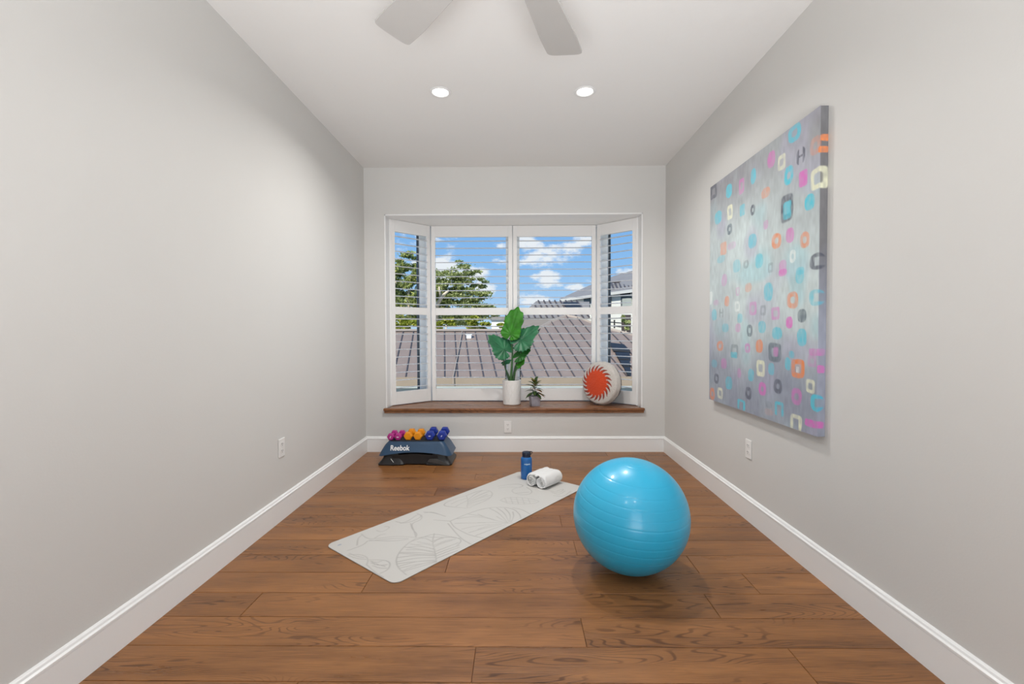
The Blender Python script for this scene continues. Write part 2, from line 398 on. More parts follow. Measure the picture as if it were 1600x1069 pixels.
MAT_LINES = [[(0.363,0.319),(0.282,0.337),(0.193,0.386),(0.134,0.444),(0.099,0.512),(0.086,0.592)],
[(0.363,0.319),(0.408,0.34),(0.436,0.391),(0.486,0.445),(0.518,0.511)],
[(0.469,0.352),(0.392,0.423),(0.321,0.529),(0.263,0.603)],
[(0.392,0.423),(0.4,0.365),(0.382,0.342)],
[(0.362,0.469),(0.349,0.404),(0.309,0.379)],
[(0.34,0.505),(0.32,0.417),(0.271,0.373)],
[(0.318,0.533),(0.294,0.449),(0.244,0.387)],
[(0.31,0.545),(0.26,0.454),(0.202,0.382)],
[(0.299,0.562),(0.242,0.476),(0.162,0.421)],
[(0.287,0.576),(0.224,0.499),(0.131,0.455)],
[(0.273,0.595),(0.201,0.527),(0.11,0.498)],
[(0.264,0.605),(0.198,0.565),(0.095,0.546)],
[(0.388,0.435),(0.433,0.423),(0.459,0.438)],
[(0.357,0.478),(0.423,0.478),(0.472,0.496)],
[(0.328,0.522),(0.4,0.532),(0.475,0.542)],
[(0.3,0.563),(0.369,0.572),(0.444,0.587)],
[(0.202,0.03),(0.185,0.117),(0.235,0.161),(0.308,0.207),(0.349,0.266),(0.365,0.312),(0.404,0.28),(0.423,0.211),(0.472,0.133)],
[(0.173,0.136),(0.137,0.158),(0.084,0.158),(0.041,0.152)],
[(0.014,0.196),(0.051,0.226),(0.07,0.278),(0.052,0.329),(0.021,0.361)],
[(0.021,0.361),(0.003,0.471),(0.005,0.524)],
[(0.057,0.329),(0.097,0.378),(0.111,0.417),(0.096,0.453),(0.057,0.486),(0.013,0.484)],
[(0.431,0.041),(0.445,0.1),(0.492,0.117),(0.541,0.114),(0.589,0.098),(0.595,0.039)],
[(0.179,0.144),(0.232,0.183),(0.288,0.227),(0.335,0.284)],
[(0.198,0.044),(0.157,0.065),(0.107,0.138)],
[(0.052,0.344),(0.057,0.405),(0.069,0.447)],
[(0.645,0.295),(0.784,0.295),(0.924,0.316),(1.004,0.377),(1.043,0.464),(0.997,0.559),(0.945,0.609)],
[(0.645,0.295),(0.601,0.372),(0.587,0.456),(0.582,0.535),(0.602,0.606)],
[(0.594,0.204),(0.645,0.295)],
[(0.738,0.441),(0.826,0.551),(0.864,0.619)],
[(0.877,0.469),(0.859,0.532),(0.849,0.587)],
[(0.83,0.353),(0.819,0.482),(0.849,0.587)],
[(0.668,0.507),(0.768,0.527),(0.845,0.59)],
[(1.051,0.457),(1.066,0.523),(1.038,0.61)],
[(1.019,0.06),(1.139,0.058),(1.205,0.101),(1.172,0.175),(1.093,0.224),(1.002,0.233),(0.886,0.237),(0.852,0.227),(0.948,0.148),(1.019,0.06)],
[(0.96,0.13),(1.072,0.088),(1.169,0.076)],
[(0.946,0.146),(1.071,0.124),(1.192,0.124)],
[(0.925,0.171),(1.048,0.168),(1.142,0.194)],
[(0.9,0.19),(0.99,0.201),(1.067,0.227)],
[(1.019,0.06),(0.946,0.042),(0.836,0.044),(0.784,0.078),(0.818,0.153),(0.852,0.227)],
[(0.613,0.309),(0.519,0.515),(0.506,0.61)],
[(0.325,0.331),(0.416,0.341),(0.465,0.353),(0.494,0.438),(0.519,0.515),(0.491,0.548),(0.448,0.561)],
[(1.305,0.104),(1.384,0.139),(1.45,0.199),(1.43,0.259),(1.336,0.224),(1.274,0.264),(1.265,0.346),(1.32,0.397),(1.388,0.367),(1.421,0.288)],
[(1.101,0.304),(1.087,0.388),(1.127,0.455),(1.194,0.521),(1.258,0.533),(1.257,0.445),(1.219,0.362),(1.168,0.299),(1.101,0.304)],
[(1.154,0.3),(1.09,0.375)],
[(1.185,0.327),(1.103,0.415)],
[(1.21,0.358),(1.124,0.448)],
[(1.23,0.394),(1.15,0.477)],
[(1.249,0.431),(1.18,0.503)],
[(1.472,0.431),(1.469,0.544),(1.578,0.523),(1.499,0.504)],
[(1.405,0.538),(1.432,0.608),(1.562,0.583)],
[(0.637,0.054),(0.671,0.126),(0.676,0.22)],
[(0.341,0.361),(0.358,0.407),(0.372,0.449)],
[(0.3,0.352),(0.323,0.413),(0.342,0.492)],
[(0.257,0.355),(0.291,0.43),(0.326,0.52)],
[(0.196,0.39),(0.242,0.462),(0.305,0.554)],
[(0.123,0.473),(0.184,0.514),(0.266,0.601)],
[(0.104,0.517),(0.173,0.548),(0.26,0.607)],
[(0.092,0.556),(0.17,0.579),(0.257,0.61)],
[(0.403,0.421),(0.461,0.422),(0.489,0.456)],
[(0.372,0.464),(0.45,0.47),(0.495,0.499)],
[(0.314,0.543),(0.386,0.554),(0.457,0.57)],
[(0.281,0.583),(0.334,0.59),(0.408,0.605)],
[(0.217,0.138),(0.262,0.123),(0.288,0.137)],
[(0.283,0.057),(0.289,0.101),(0.329,0.095),(0.364,0.08),(0.348,0.05)],
[(0.055,0.348),(0.064,0.38),(0.089,0.389)],
[(0.045,0.363),(0.052,0.413),(0.085,0.44)],
[(0.035,0.393),(0.042,0.442),(0.064,0.468)],
[(0.031,0.185),(0.035,0.236),(0.053,0.288)],
[(0.015,0.211),(0.025,0.268),(0.049,0.311)],
[(0.185,0.134),(0.222,0.197),(0.271,0.257),(0.328,0.293)],
[(0.696,0.302),(0.776,0.344),(0.818,0.424),(0.83,0.51)],
[(0.64,0.342),(0.707,0.412),(0.76,0.478)],
[(0.609,0.433),(0.68,0.458),(0.762,0.514)],
[(0.601,0.498),(0.706,0.528),(0.803,0.57)],
[(0.599,0.555),(0.72,0.571),(0.821,0.592)],
[(0.793,0.307),(0.819,0.383),(0.83,0.481)],
[(0.948,0.345),(0.928,0.444),(0.857,0.57)],
[(0.984,0.374),(0.951,0.472),(0.864,0.579)],
[(1.01,0.422),(0.96,0.513),(0.868,0.584)],
[(0.998,0.501),(0.945,0.553),(0.866,0.595)],
[(0.94,0.156),(1.024,0.157),(1.129,0.159)],
[(0.913,0.179),(0.998,0.193),(1.099,0.214)],
[(0.887,0.206),(0.951,0.227),(1.033,0.236)],
[(0.979,0.1),(0.925,0.086),(0.843,0.093)],
[(0.95,0.134),(0.898,0.137),(0.833,0.149)],
[(0.629,0.074),(0.67,0.094),(0.673,0.158)],
[(1.281,0.135),(1.339,0.166),(1.372,0.228)],
[(1.271,0.298),(1.312,0.33),(1.353,0.362)],
[(1.453,0.485),(1.44,0.563),(1.536,0.55)],
[(1.161,0.326),(1.186,0.409),(1.238,0.508)],
[(1.092,0.327),(1.131,0.392),(1.182,0.472)],
[(0.432,0.085),(0.484,0.096),(0.589,0.054),(0.596,0.092),(0.545,0.143),(0.472,0.134),(0.413,0.241),(0.371,0.309)]]

# ================================================================== ROOM SHELL
XLo, XRo = XL - .14, XR + .14
struct(MB().box((XLo, YN - .14, 0), (XL, YF + .12, H)).build('wall_left', M['wall']), 'plain warm grey painted wall left of the bay window')
struct(MB().box((XR, YN - .14, 0), (XRo, YF + .12, H)).build('wall_right', M['wall']), 'plain warm grey wall that carries the painted canvas')
wf = MB()
for a, b in (((XL, 0), (OX0, H)), ((OX1, 0), (XR, H)), ((OX0, 0), (OX1, OZ0)), ((OX0, OZ1), (OX1, H))):
    wf.box((a[0], YF, a[1]), (b[0], YF + .12, b[1]))
struct(wf.build('wall_far', M['wall']), 'warm grey end wall around the bay window')
wn = MB(); DX0, DX1, DZ = -.30, 1.0, 2.1  # the opening is assumed, put in to let the fill lamp shine through
for a, b in (((XL, 0), (DX0, H)), ((DX1, 0), (XR, H)), ((DX0, DZ), (DX1, H))):
    wn.box((a[0], YN - .12, a[1]), (b[0], YN, b[1]))
struct(wn.build('wall_near', M['wall']), 'wall with an assumed cased opening for the fill lamp, behind the camera')
struct(MB().box((XLo, YN - .14, H), (XRo, YF + .12, H + .2)).build('ceiling', M['ceil']), 'white lightly textured flat ceiling')

# plank floor
PW = .1735; fm = MB(); attr = []
base_y = 1.669
fixed = {-1: [-.156, .985], 0: [.252], 1: [-1.14, .82], 2: [-.70, 1.07], 3: [-.352, .87], 4: [.307], 6: [.262], 8: [-.42, 1.1]}
rnd = random.Random(11)
tones = {(-1, 0): .55, (-1, 1): .5, (-1, 2): .22, (0, 0): .66, (0, 1): .34, (1, 0): .6, (1, 1): .52, (1, 2): .45, (2, 0): .75, (2, 1): .55, (3, 0): .5, (3, 1): .62}
k0 = int((YN - .14 - base_y) // PW); k1 = int((YF + .12 - base_y) // PW) + 1
fm.box((XL - .1, YN - .3, -.05), (XR + .1, YF + .12, -.0035)); attr += [(.0, .0, .0, 1)] * 8
for k in range(k0, k1 + 1):
    ya, yb = base_y + k * PW, base_y + (k + 1) * PW
    if k in fixed: js = fixed[k]
    else:
        js = []; x = XL + rnd.uniform(.2, 1.5)
        while x < XR - .2: js.append(x); x += rnd.uniform(.8, 1.9)
    xs = [XL - .02] + js + [XR + .02]
    for i in range(len(xs) - 1):
        g = .0007; a, b = xs[i] + g, xs[i + 1] - g; c, d = ya + g, yb - g; q = .0012
        vs = [(a, c, -.003), (b, c, -.003), (b, d, -.003), (a, d, -.003), (a + q, c + q, 0), (b - q, c + q, 0), (b - q, d - q, 0), (a + q, d - q, 0)]
        fm.add(vs, [(4, 5, 6, 7), (0, 1, 5, 4), (1, 2, 6, 5), (2, 3, 7, 6), (3, 0, 4, 7)])
        t = tones.get((k, i), rnd.uniform(.3, .75)); attr += [(t, rnd.random(), rnd.random(), 1)] * 8
fo = struct(fm.build('floor', M['floor'], attr=attr), 'brown stained oak plank floor')

# baseboards: flat board with a stepped cap bead
def base_profile():
    return [(0, 0), (.016, 0), (.016, .118), (.0145, .121), (.0185, .124), (.0185, .131), (.012, .136), (.0095, .143), (.0055, .147), (0, .149)]
def baseboard(name, p0, p1, nrm, label):
    p0 = Vector(p0); p1 = Vector(p1); n = Vector(nrm)
    rs = [[q + n * a + Vector((0, 0, z)) for a, z in base_profile()] for q in (p0, p1)]
    return struct(fixn(MB().rings(rs).build(name, M['trim'])), label)
baseboard('baseboard_left', (XL, YN, 0), (XL, YF, 0), (1, 0, 0), 'white baseboard along the left wall')
baseboard('baseboard_right', (XR, YN, 0), (XR, YF, 0), (-1, 0, 0), 'white baseboard along the wall with the painting')
baseboard('baseboard_far', (XL, YF, 0), (XR, YF, 0), (0, -1, 0), 'white baseboard below the window seat')
baseboard('baseboard_near', (XL, YN, 0), (DX0 - .09, YN, 0), (0, 1, 0), 'white baseboard behind the camera')
cs = MB()  # casing around the assumed opening, unseen
for a, b in (((DX0 - .09, 0), (DX0, DZ + .09)), ((DX1, 0), (DX1 + .09, DZ + .09)), ((DX0, DZ), (DX1, DZ + .09))):
    cs.box((a[0], YN, a[1]), (b[0], YN + .018, b[1]))
struct(cs.build('trim_2', M['trim'], bevel=.003), 'white casing of the assumed opening behind the camera')

# ---- bay: lining, roof and floor of the bay, window seat board
P0, P1, P2, P3 = Vector((-1.248, 4.548, 0)), Vector((-.915, 4.863, 0)), Vector((.835, 4.863, 0)), Vector((1.173, 4.548, 0))
cas = MB(); t_ = .014
cas.box((OX0, YF - .005, SILL), (OX0 + t_, YF + .125, OZ1)); cas.box((OX1 - t_, YF - .005, SILL), (OX1, YF + .125, OZ1))
cas.box((OX0, YF - .005, OZ1 - t_), (OX1, YF + .125, OZ1))
struct(cas.build('trim_1', M['trim'], bevel=.003), 'white lining of the bay window opening')
poly = [(OX0 - .06, YF + .12), (OX1 + .06, YF + .12), (OX1 + .02, 4.75), (.93, 5.06), (-1.01, 5.06), (OX0 - .02, 4.75)]
struct(MB().prism([(OX0, YF + .1205), (OX1, YF + .1205), (OX1, 4.60), (.90, 5.0), (-.98, 5.0), (OX0, 4.60)], OZ1 - t_, OZ1 + .2).build('trim_3', M['vinyl']), 'white painted head board of the bay')
struct(MB().prism([(OX0, YF + .1205), (OX1, YF + .1205), (OX1, 4.60), (.90, 5.0), (-.98, 5.0), (OX0, 4.60)], .10, SILL - .028).build('trim_4', M['trim']), 'base of the bay under the window seat')
sb = MB()
seat = [(OX0 - .017, YF - .034), (OX1 + .017, YF - .034), (OX1 + .017, YF - .001), (OX1 - .0145, YF - .001), (OX1 - .0145, 4.60), (.86, 4.90), (-.94, 4.90), (OX0 + .0145, 4.60), (OX0 + .0145, YF - .001), (OX0 - .017, YF - .001)]
sb_o = thing('window_seat_board', 'brown oak board forming the window seat, with a moulded front edge', 'window sill', (0, YF, SILL))
def rel(o, T):
    o.parent = T; o.matrix_parent_inverse = Matrix.Identity(4); o.location = -T.location; return o
b1 = MB().prism(seat, SILL - .024, SILL).build('board', M['sillwood'], bevel=.006, seg=3); rel(b1, sb_o)
b2 = MB().box((OX0 - .010, YF - .026, SILL - .046), (OX1 + .010, YF - .0005, SILL - .0242)).build('edge_moulding', M['sillwood'], bevel=.004); rel(b2, sb_o)

# ---- plantation shutters
def shutter(name, label, A, B, swap, zb=.432, zt=2.279):
    """hinged louvered panel between floor points A and B"""
    A = Vector(A); B = Vector(B); w = (B - A).length; ang = math.atan2((B - A).y, (B - A).x)
    T = thing(name, label, 'window shutter', (A.x, A.y, zb), ang, 'shutters of the bay window')
    h = zt - zb; st = .046; fr = MB(); d0, d1 = 0, .028
    zi = dict(top=2.163 - zb, m1=1.416 - zb, m0=1.34 - zb, bot=.563 - zb)
    fr.box((0.003, d0, 0), (st, d1, h)); fr.box((w - st, d0, 0), (w - .003, d1, h))
    fr.box((st, d0, zi['top']), (w - st, d1, h)); fr.box((st, d0, zi['m0']), (w - st, d1, zi['m1'])); fr.box((st, d0, 0), (w - st, d1, zi['bot']))
    fr.build('frame', M['shutter'], T, bevel=.0025)
    def louvers(nm, zs, tilt):
        lb = MB()
        for z in zs:
            prof = []
            for i in range(12):
                a = 2 * PI * i / 12; y, q = .041 * math.cos(a), .0045 * math.sin(a)
                prof.append((y * math.cos(tilt) - q * math.sin(tilt), y * math.sin(tilt) + q * math.cos(tilt)))
            lb.rings([[Vector((x, .014 + y, z - zb + q)) for y, q in prof] for x in (st + .002, w - st - .002)])
        return fixn(lb.build(nm, M['shutter'], T, smooth=.9))
    louvers('upper_louvers', [2.120 - .0745 * k for k in range(10)], math.radians(6.5))
    louvers('lower_louvers', [1.296 - .0774 * k for k in range(10)], math.radians(-4.5))
    hx = .0035 if swap else w - .0035
    for z in (.18, h * .5, h - .18):
        MB().tube([(hx, -.004, z - .03), (hx, -.004, z + .03)], .0042, 8).build('hinge', M['shutter'], T, smooth=.9)
    return T
xm = -.047
shutter('plantation_shutter', 'white louvered shutter in the left slanted side of the bay', P0, P1, True)
shutter('plantation_shutter', 'white louvered shutter at the centre-left of the bay, behind the tall plant', P1 + Vector((.004, 0, 0)), Vector((xm, 4.863, 0)), True)
shutter('plantation_shutter', 'white louvered shutter at the centre-right of the bay', Vector((xm, 4.863, 0)), P2 - Vector((.004, 0, 0)), False)
shutter('plantation_shutter', 'white louvered shutter in the right slanted side of the bay, behind the cushion', P2, P3, False)

# shutter jamb strips closing the gap at the opening and between panels (part of the lining)
jb = MB()
jb.box((OX0 + t_, 4.546, SILL + .002), (P0.x + .001, 4.575, OZ1 - t_)); jb.box((P3.x - .001, 4.546, SILL + .002), (OX1 - t_, 4.575, OZ1 - t_))
struct(jb.build('trim_5', M['trim'], bevel=.002), 'narrow white jamb strips beside the outer shutters')

# ---- windows behind the shutters
glass = bpy.data.materials.new('window_glass'); glass.use_nodes = True
N, L = new_tree(glass.node_tree)
g1 = N('ShaderNodeBsdfTransparent'); g1.inputs[0].default_value = (.97, .985, .98, 1)
go = N('ShaderNodeOutputMaterial'); L(g1, 0, go, 0)
def window(name, A, B, fl, fr_, mull=None, gask='lr', label=''):
    """A..B run of the sash frame; fl, fr_ widths of its end posts"""
    A = Vector(A); B = Vector(B); w = (B - A).length; ang = math.atan2((B - A).y, (B - A).x)
    zb, zt = SILL - .02, OZ1 - t_
    T = thing(name, None, None, (A.x, A.y, zb), ang); struct(T, label); h = zt - zb
    fm = MB()
    fm.box((0, 0, 0), (fl, .07, h)); fm.box((w - fr_, 0, 0), (w, .07, h))
    fm.box((fl, 0, 0), (w - fr_, .07, .10)); fm.box((fl, 0, h - .09), (w - fr_, .07, h))
    zm = 1.378 - zb; fm.box((fl, .004, zm - .024), (w - fr_, .066, zm + .024))
    spans = [(fl, w - fr_)]
    if mull:
        fm.box((mull[0], -.004, .10), (mull[1], .074, h - .09)); spans = [(fl, mull[0]), (mull[1], w - fr_)]
    fm.build('window_frame', M['vinyl'], T, bevel=.004)
    for a, b in spans:
        for z0, z1, low in ((.10, zm - .024, 1), (zm + .024, h - .09, 0)):
            MB().box((a, .034, z0), (b, .038, z1)).build('pane', glass, T)
            gk = MB(); q = .012
            if low or not mull:
                gk.box((a, .022, z0), (a + q, .050, z1)); gk.box((b - q, .022, z0), (b, .050, z1))
                gk.build('gasket', M['gasket'], T)
    return T
c, s = math.cos(math.atan2(.315, .333)), math.sin(math.atan2(.315, .333))
window('window_2', (-1.02, 4.962, 0), (.94, 4.962, 0), .105, .105, (.90, 1.045), label='wide centre window of the bay')
def offs(a, b, o):
    d = (b - a).normalized(); n = Vector((-d.y, d.x, 0)); return a + n * o, b + n * o
A, B = offs(P0, P1, .085); d = (B - A).normalized()
window('window_1', A - d * .03, B + d * .018, .06, .095, label='narrow slanted window on the left of the bay')
A, B = offs(P2, P3, .085); d = (B - A).normalized()
window('window_3', A - d * .018, B + d * .03, .095, .06, label='narrow slanted window on the right of the bay')

# ================================================================== CEILING THINGS
DOWN_W = 15.5
led = mat('lamp_lens', (1.0, .98, .94), .4, emit=7.0)
M['fixture'] = mat('white_fixture', (.8, .8, .79), .4)
def downlight(x, y, label, power=DOWN_W):
    T = thing('recessed_light', label, 'ceiling light', (x, y, H), 0, 'recessed lights in the ceiling')
    MB().lathe([(.050, -.002), (.066, -.0015), (.071, -.005), (.068, -.0085), (.058, -.010), (.053, -.008), (.050, -.002)], 48).build('trim_ring', M['fixture'], T, smooth=.8)
    MB().lathe([(0.001, -.0042), (.0525, -.0042), (.0525, -.0030), (.001, -.0030)], 40).build('lens', led, T, smooth=.8)
    l = lamp('downlight_beam', 'AREA', power, (0, 0, -.012), color=(1, .98, .95), shape='DISK', size=.095, spread=math.radians(150)); l.parent = T
    return T

downlight(-.50, 3.048, 'round white recessed ceiling light on the left, near the fan blades')
downlight(.448, 3.057, 'round white recessed ceiling light on the right')
downlight(-.50, -.15, 'round white recessed ceiling light, assumed, behind the camera on the left', 4)  # rear pair unseen, assumed to mirror the front pair and added for light
downlight(.448, -.15, 'round white recessed ceiling light, assumed, behind the camera on the right', 4)

M['blade'] = mat('fan_blade', (.46, .45, .435), .5)
M['fanbody'] = mat('fan_body', (.62, .61, .59), .4)
fan = thing('ceiling_fan', 'pale grey ceiling fan with broad flat blades, only two blade ends in view', 'ceiling fan', (-.03, 1.437, H))
MB().lathe([(.001, 0), (.075, 0), (.078, -.01), (.062, -.045), (.02, -.055), (.001, -.055)], 40).build('canopy', M['fanbody'], fan, smooth=.7)
MB().tube([(0, 0, -.05), (0, 0, -.20)], .013, 16).build('downrod', M['fanbody'], fan, smooth=.7)
MB().lathe([(.001, -.19), (.05, -.195), (.10, -.215), (.125, -.25), (.13, -.30), (.115, -.345), (.07, -.375), (.02, -.385), (.001, -.385)], 48).build('motor_housing', M['fanbody'], fan, smooth=.7)
def blade(az, tilt=10):
    b = MB(); n = 30; pts = []
    r0, r1 = .15, .728
    def half(r): return .050 + .032 * min(1, (r - r0) / .45)
    rs = [r0 + (r1 - .03 - r0) * i / n for i in range(n + 1)]
    left = [(r, half(r)) for r in rs]; right = [(r, -half(r)) for r in rs][::-1]
    tip = []
    hw = half(r1)
    for i in range(1, 16):
        a = PI / 2 - PI * i / 16
        sx = math.copysign(abs(math.sin(a)) ** .42, math.sin(a)); cx = abs(math.cos(a)) ** .6
        tip.append((r1 - .03 + .03 * cx, hw * sx))
    out = left + tip + right
    Mx = Matrix.Rotation(math.radians(tilt), 4, 'X')
    b.prism(out, -.004, .004, Mx)
    o = b.build('blade', M['blade'], fan, bevel=.0015); o.location = (0, 0, -.32); o.rotation_euler = (0, 0, az)
    a = MB(); a.box((.10, -.022, -.010), (.20, .022, -.004), Mx); q = a.build('blade_bracket', M['fanbody'], o, bevel=.002)
for a in (90 - 20.3, 90 + 43.4, 90 + 43.4 + 74, 90 + 43.4 + 148, 90 - 20.3 - 74.0): blade(math.radians(a))

# ================================================================== OUTLETS
M['plate'] = mat('outlet_plate', (.80, .79, .77), .35)
M['slot'] = mat('outlet_slot', (.05, .05, .05), .6)
def outlet(loc, rz, label):
    T = thing('wall_outlet', label, 'outlet', loc, rz, 'duplex wall outlets')
    MB().box((-.036, -.006, -.058), (.036, 0, .058)).build('cover_plate', M['plate'], T, bevel=.003, seg=3)
    for z in (.021, -.021):
        o = MB(); pts = [(.0165 * math.copysign(abs(math.cos(a)) ** .8, math.cos(a)), z + .014 * math.copysign(abs(math.sin(a)) ** .6, math.sin(a))) for a in [2 * PI * i / 24 for i in range(24)]]
        o.rings([[Vector((x, -.006, q)) for x, q in pts], [Vector((x, -.0078, q)) for x, q in pts]])
        soc = fixn(o.build('socket', M['plate'], T))
        sl = MB(); sl.box((-.0075, -.0083, z - .001), (-.005, -.0072, z + .008)); sl.box((.005, -.0083, z - .001), (.0075, -.0072, z + .008))
        sl.lathe([(.001, 0), (.0024, 0), (.0024, .001), (.001, .001)], 12, Matrix.Translation((0, -.0073, z - .007)) @ Matrix.Rotation(PI / 2, 4, 'X'))
        sl.build('slots', M['slot'], soc)
    MB().lathe([(.0005, 0), (.003, 0), (.0028, .0012), (.0005, .0014)], 16, Matrix.Translation((0, -.006, 0)) @ Matrix.Rotation(PI / 2, 4, 'X')).build('screw', M['plate'], T)
    return T
outlet((-.095, YF - .0003, .241), 0, 'white duplex outlet below the window seat, on the end wall')
outlet((XL + .0003, 2.83, .445), PI / 2, 'white duplex outlet on the left wall')
outlet((XR - .0003, 2.822, .437), -PI / 2, 'white duplex outlet on the right wall under the painting')

# ================================================================== PAINTED CANVAS
def vnoise(x, y, f, seed):
    """smooth value noise on numpy arrays"""
    r = np.random.RandomState(seed); g = r.rand(64, 64)
    X = x * f; Y = y * f; xi = np.floor(X).astype(int); yi = np.floor(Y).astype(int); fx = X - xi; fy = Y - yi
    fx = fx * fx * (3 - 2 * fx); fy = fy * fy * (3 - 2 * fy)
    G = lambda a, b: g[a % 64, b % 64]
    return (G(xi, yi) * (1 - fx) + G(xi + 1, yi) * fx) * (1 - fy) + (G(xi, yi + 1) * (1 - fx) + G(xi + 1, yi + 1) * fx) * fy
lin = lambda c: np.array(srgb(*c))
CW, CH, CT = 1.19, 1.513, .038
def paint(u, z):
    """colour of the canvas: u from the near edge (negative on the wrapped side), z upwards"""
    n1 = vnoise(u + 5, z + 5, 3, 1); n2 = vnoise(u + 5, z + 5, 11, 2); n3 = vnoise(u * 3 + 5, z + 5, 30, 3); n4 = vnoise(u + 9, z * .4 + 5, 60, 4)
    t = z / CH
    light = np.clip(1.25 - np.abs(t - .50 - .06 * (u / CW)) / .36, 0, 1); light = light * light * (3 - 2 * light)
    light = np.clip(light + (n1 - .5) * .55 + (n2 - .5) * .25, 0, 1)
    top = lin((146, 147, 152)); mid = lin((196, 208, 208)); low = lin((146, 152, 166))
    base = np.where(t[..., None] > .5, top, low)
    b2 = np.clip((t - .42) / .16, 0, 1)[..., None]; base = low * (1 - b2) + top * b2
    c = base * (1 - light[..., None]) + mid * light[..., None]
    lav = np.clip((vnoise(u + 2, z + 7, 5, 8) - .55) * 2.2, 0, .5)[..., None]; c = c * (1 - lav) + lin((172, 170, 190)) * lav
    aq = np.clip((vnoise(u + 4, z + 2, 6, 9) - .58) * 2.2, 0, .5)[..., None] * light[..., None]; c = c * (1 - aq) + lin((160, 205, 212)) * aq
    side = (u < 0); ts = np.clip((t - .3) / .3, 0, 1)[..., None]
    sc = lin((150, 156, 172)) * (1 - ts) + lin((114, 114, 117)) * ts
    c = np.where(side[..., None], sc, c)
    c = c * (1 + (n3 - .5)[..., None] * .12 + (n4 - .5)[..., None] * .14)
    pal = dict(C=(75, 195, 215), P=(215, 105, 190), W=(225, 226, 198), L=(225, 232, 230), D=(72, 76, 92), S=(98, 112, 122), O=(228, 138, 84), B=(215, 70, 170))
    for k, (u0, z0, u1, z1, code, al) in enumerate(MARKS):
        ua, ub = min(u0, u1), max(u0, u1); za, zb = min(z0, z1), max(z0, z1)
        cx, cz, rx, rz = (ua + ub) / 2, (za + zb) / 2, max((ub - ua) / 2, .012), max((zb - za) / 2, .012)
        w = .008
        wob = (vnoise(u + k, z + k * 2, 28, 20 + k) - .5) * .35
        x = (u - cx) / rx; y = (z - cz) / rz; kind, col = code[0], code[1]
        if kind in 'ROCbBnS' and kind != 'O': d = (np.abs(x) ** 5 + np.abs(y) ** 5) ** .2
        else: d = (np.abs(x) ** 2.6 + np.abs(y) ** 2.6) ** (1 / 2.6)
        d = d + wob * .35
        soft = .10; inside = np.clip((1 - d) / soft, 0, 1)
        if kind in 'OR': hole = np.clip(((.52 if kind == 'R' else .45) - d) / .12, 0, 1); inside = inside * (1 - hole * .85)
        elif kind == 'n': hole = np.clip((.5 - np.maximum(np.abs(x), np.maximum(0, (y - .05)))) / .1, 0, 1) * (y < .55); inside = inside * (1 - hole)
        elif kind in 'cC': hole = np.clip((.55 - np.abs(y)) / .15, 0, 1) * np.clip((.35 - x) / .15, 0, 1); inside = inside * (1 - hole * .9)
        elif kind == 'H':
            bar = (np.abs(np.abs(x) - .7) < .25) | ((np.abs(y) < .14) & (np.abs(x) < .8)); inside = inside * bar
        br = .65 + .7 * vnoise(u * 2 + k, z + 3, 45, 50 + k % 7)
        a = np.clip(inside * al * .9 * br, 0, 1)[..., None]
        cc = lin(pal[col])
        if code in ('OO', 'cC') : cc = np.where((u < 0)[..., None], cc * (np.array((.95, .62, .25)) if code == 'OO' else np.array((.6, .85, .95))), cc)
        c = c * (1 - a) + cc * a
    return c
nu_s, nu, nz_ = 9, 250, 420
us = np.concatenate([np.linspace(-CT, 0, nu_s), np.linspace(0, CW, nu)[1:]]); zs = np.linspace(0, CH, nz_)
UU, ZZ = np.meshgrid(us, zs, indexing='ij')
colr = paint(UU, ZZ)
nU = len(us)
# local axes: x = out of the wall (toward the room is -x), y along the wall, z up
X = np.where(UU < 0, -CT - UU, -CT) ; Yl = np.where(UU < 0, 0, UU)
rr = .004
verts = np.stack([X, Yl, ZZ], -1).reshape(-1, 3)
idx = np.arange(nU * nz_).reshape(nU, nz_)
faces = np.stack([idx[:-1, :-1], idx[:-1, 1:], idx[1:, 1:], idx[1:, :-1]], -1).reshape(-1, 4)
cm = MB(); cm.v = [tuple(v) for v in verts.tolist()]; cm.f = [tuple(f) for f in faces.tolist()]; cm.mi = [0] * len(cm.f)
M['canvas'] = mat('painted_canvas', (.5, .5, .5), .55, attr=True, bump=(300, .25, .001))
pt = thing('canvas_painting', 'large unframed grey canvas with many small pink, orange and turquoise squares', 'painting', (XR - .0005, 2.13, .672))
o = cm.build('painted_canvas', M['canvas'], pt, smooth=.6, attr=np.concatenate([colr.reshape(-1, 3), np.ones((nU * nz_, 1))], 1))
M['canvas_edge'] = mat('canvas_edge', lin((150, 152, 160)).tolist(), .6, vary=(8, .1))
MB().box((-CT + .0006, .0006, .0004), (0, CW - .0003, CH - .0004)).build('stretcher', M['canvas_edge'], pt)

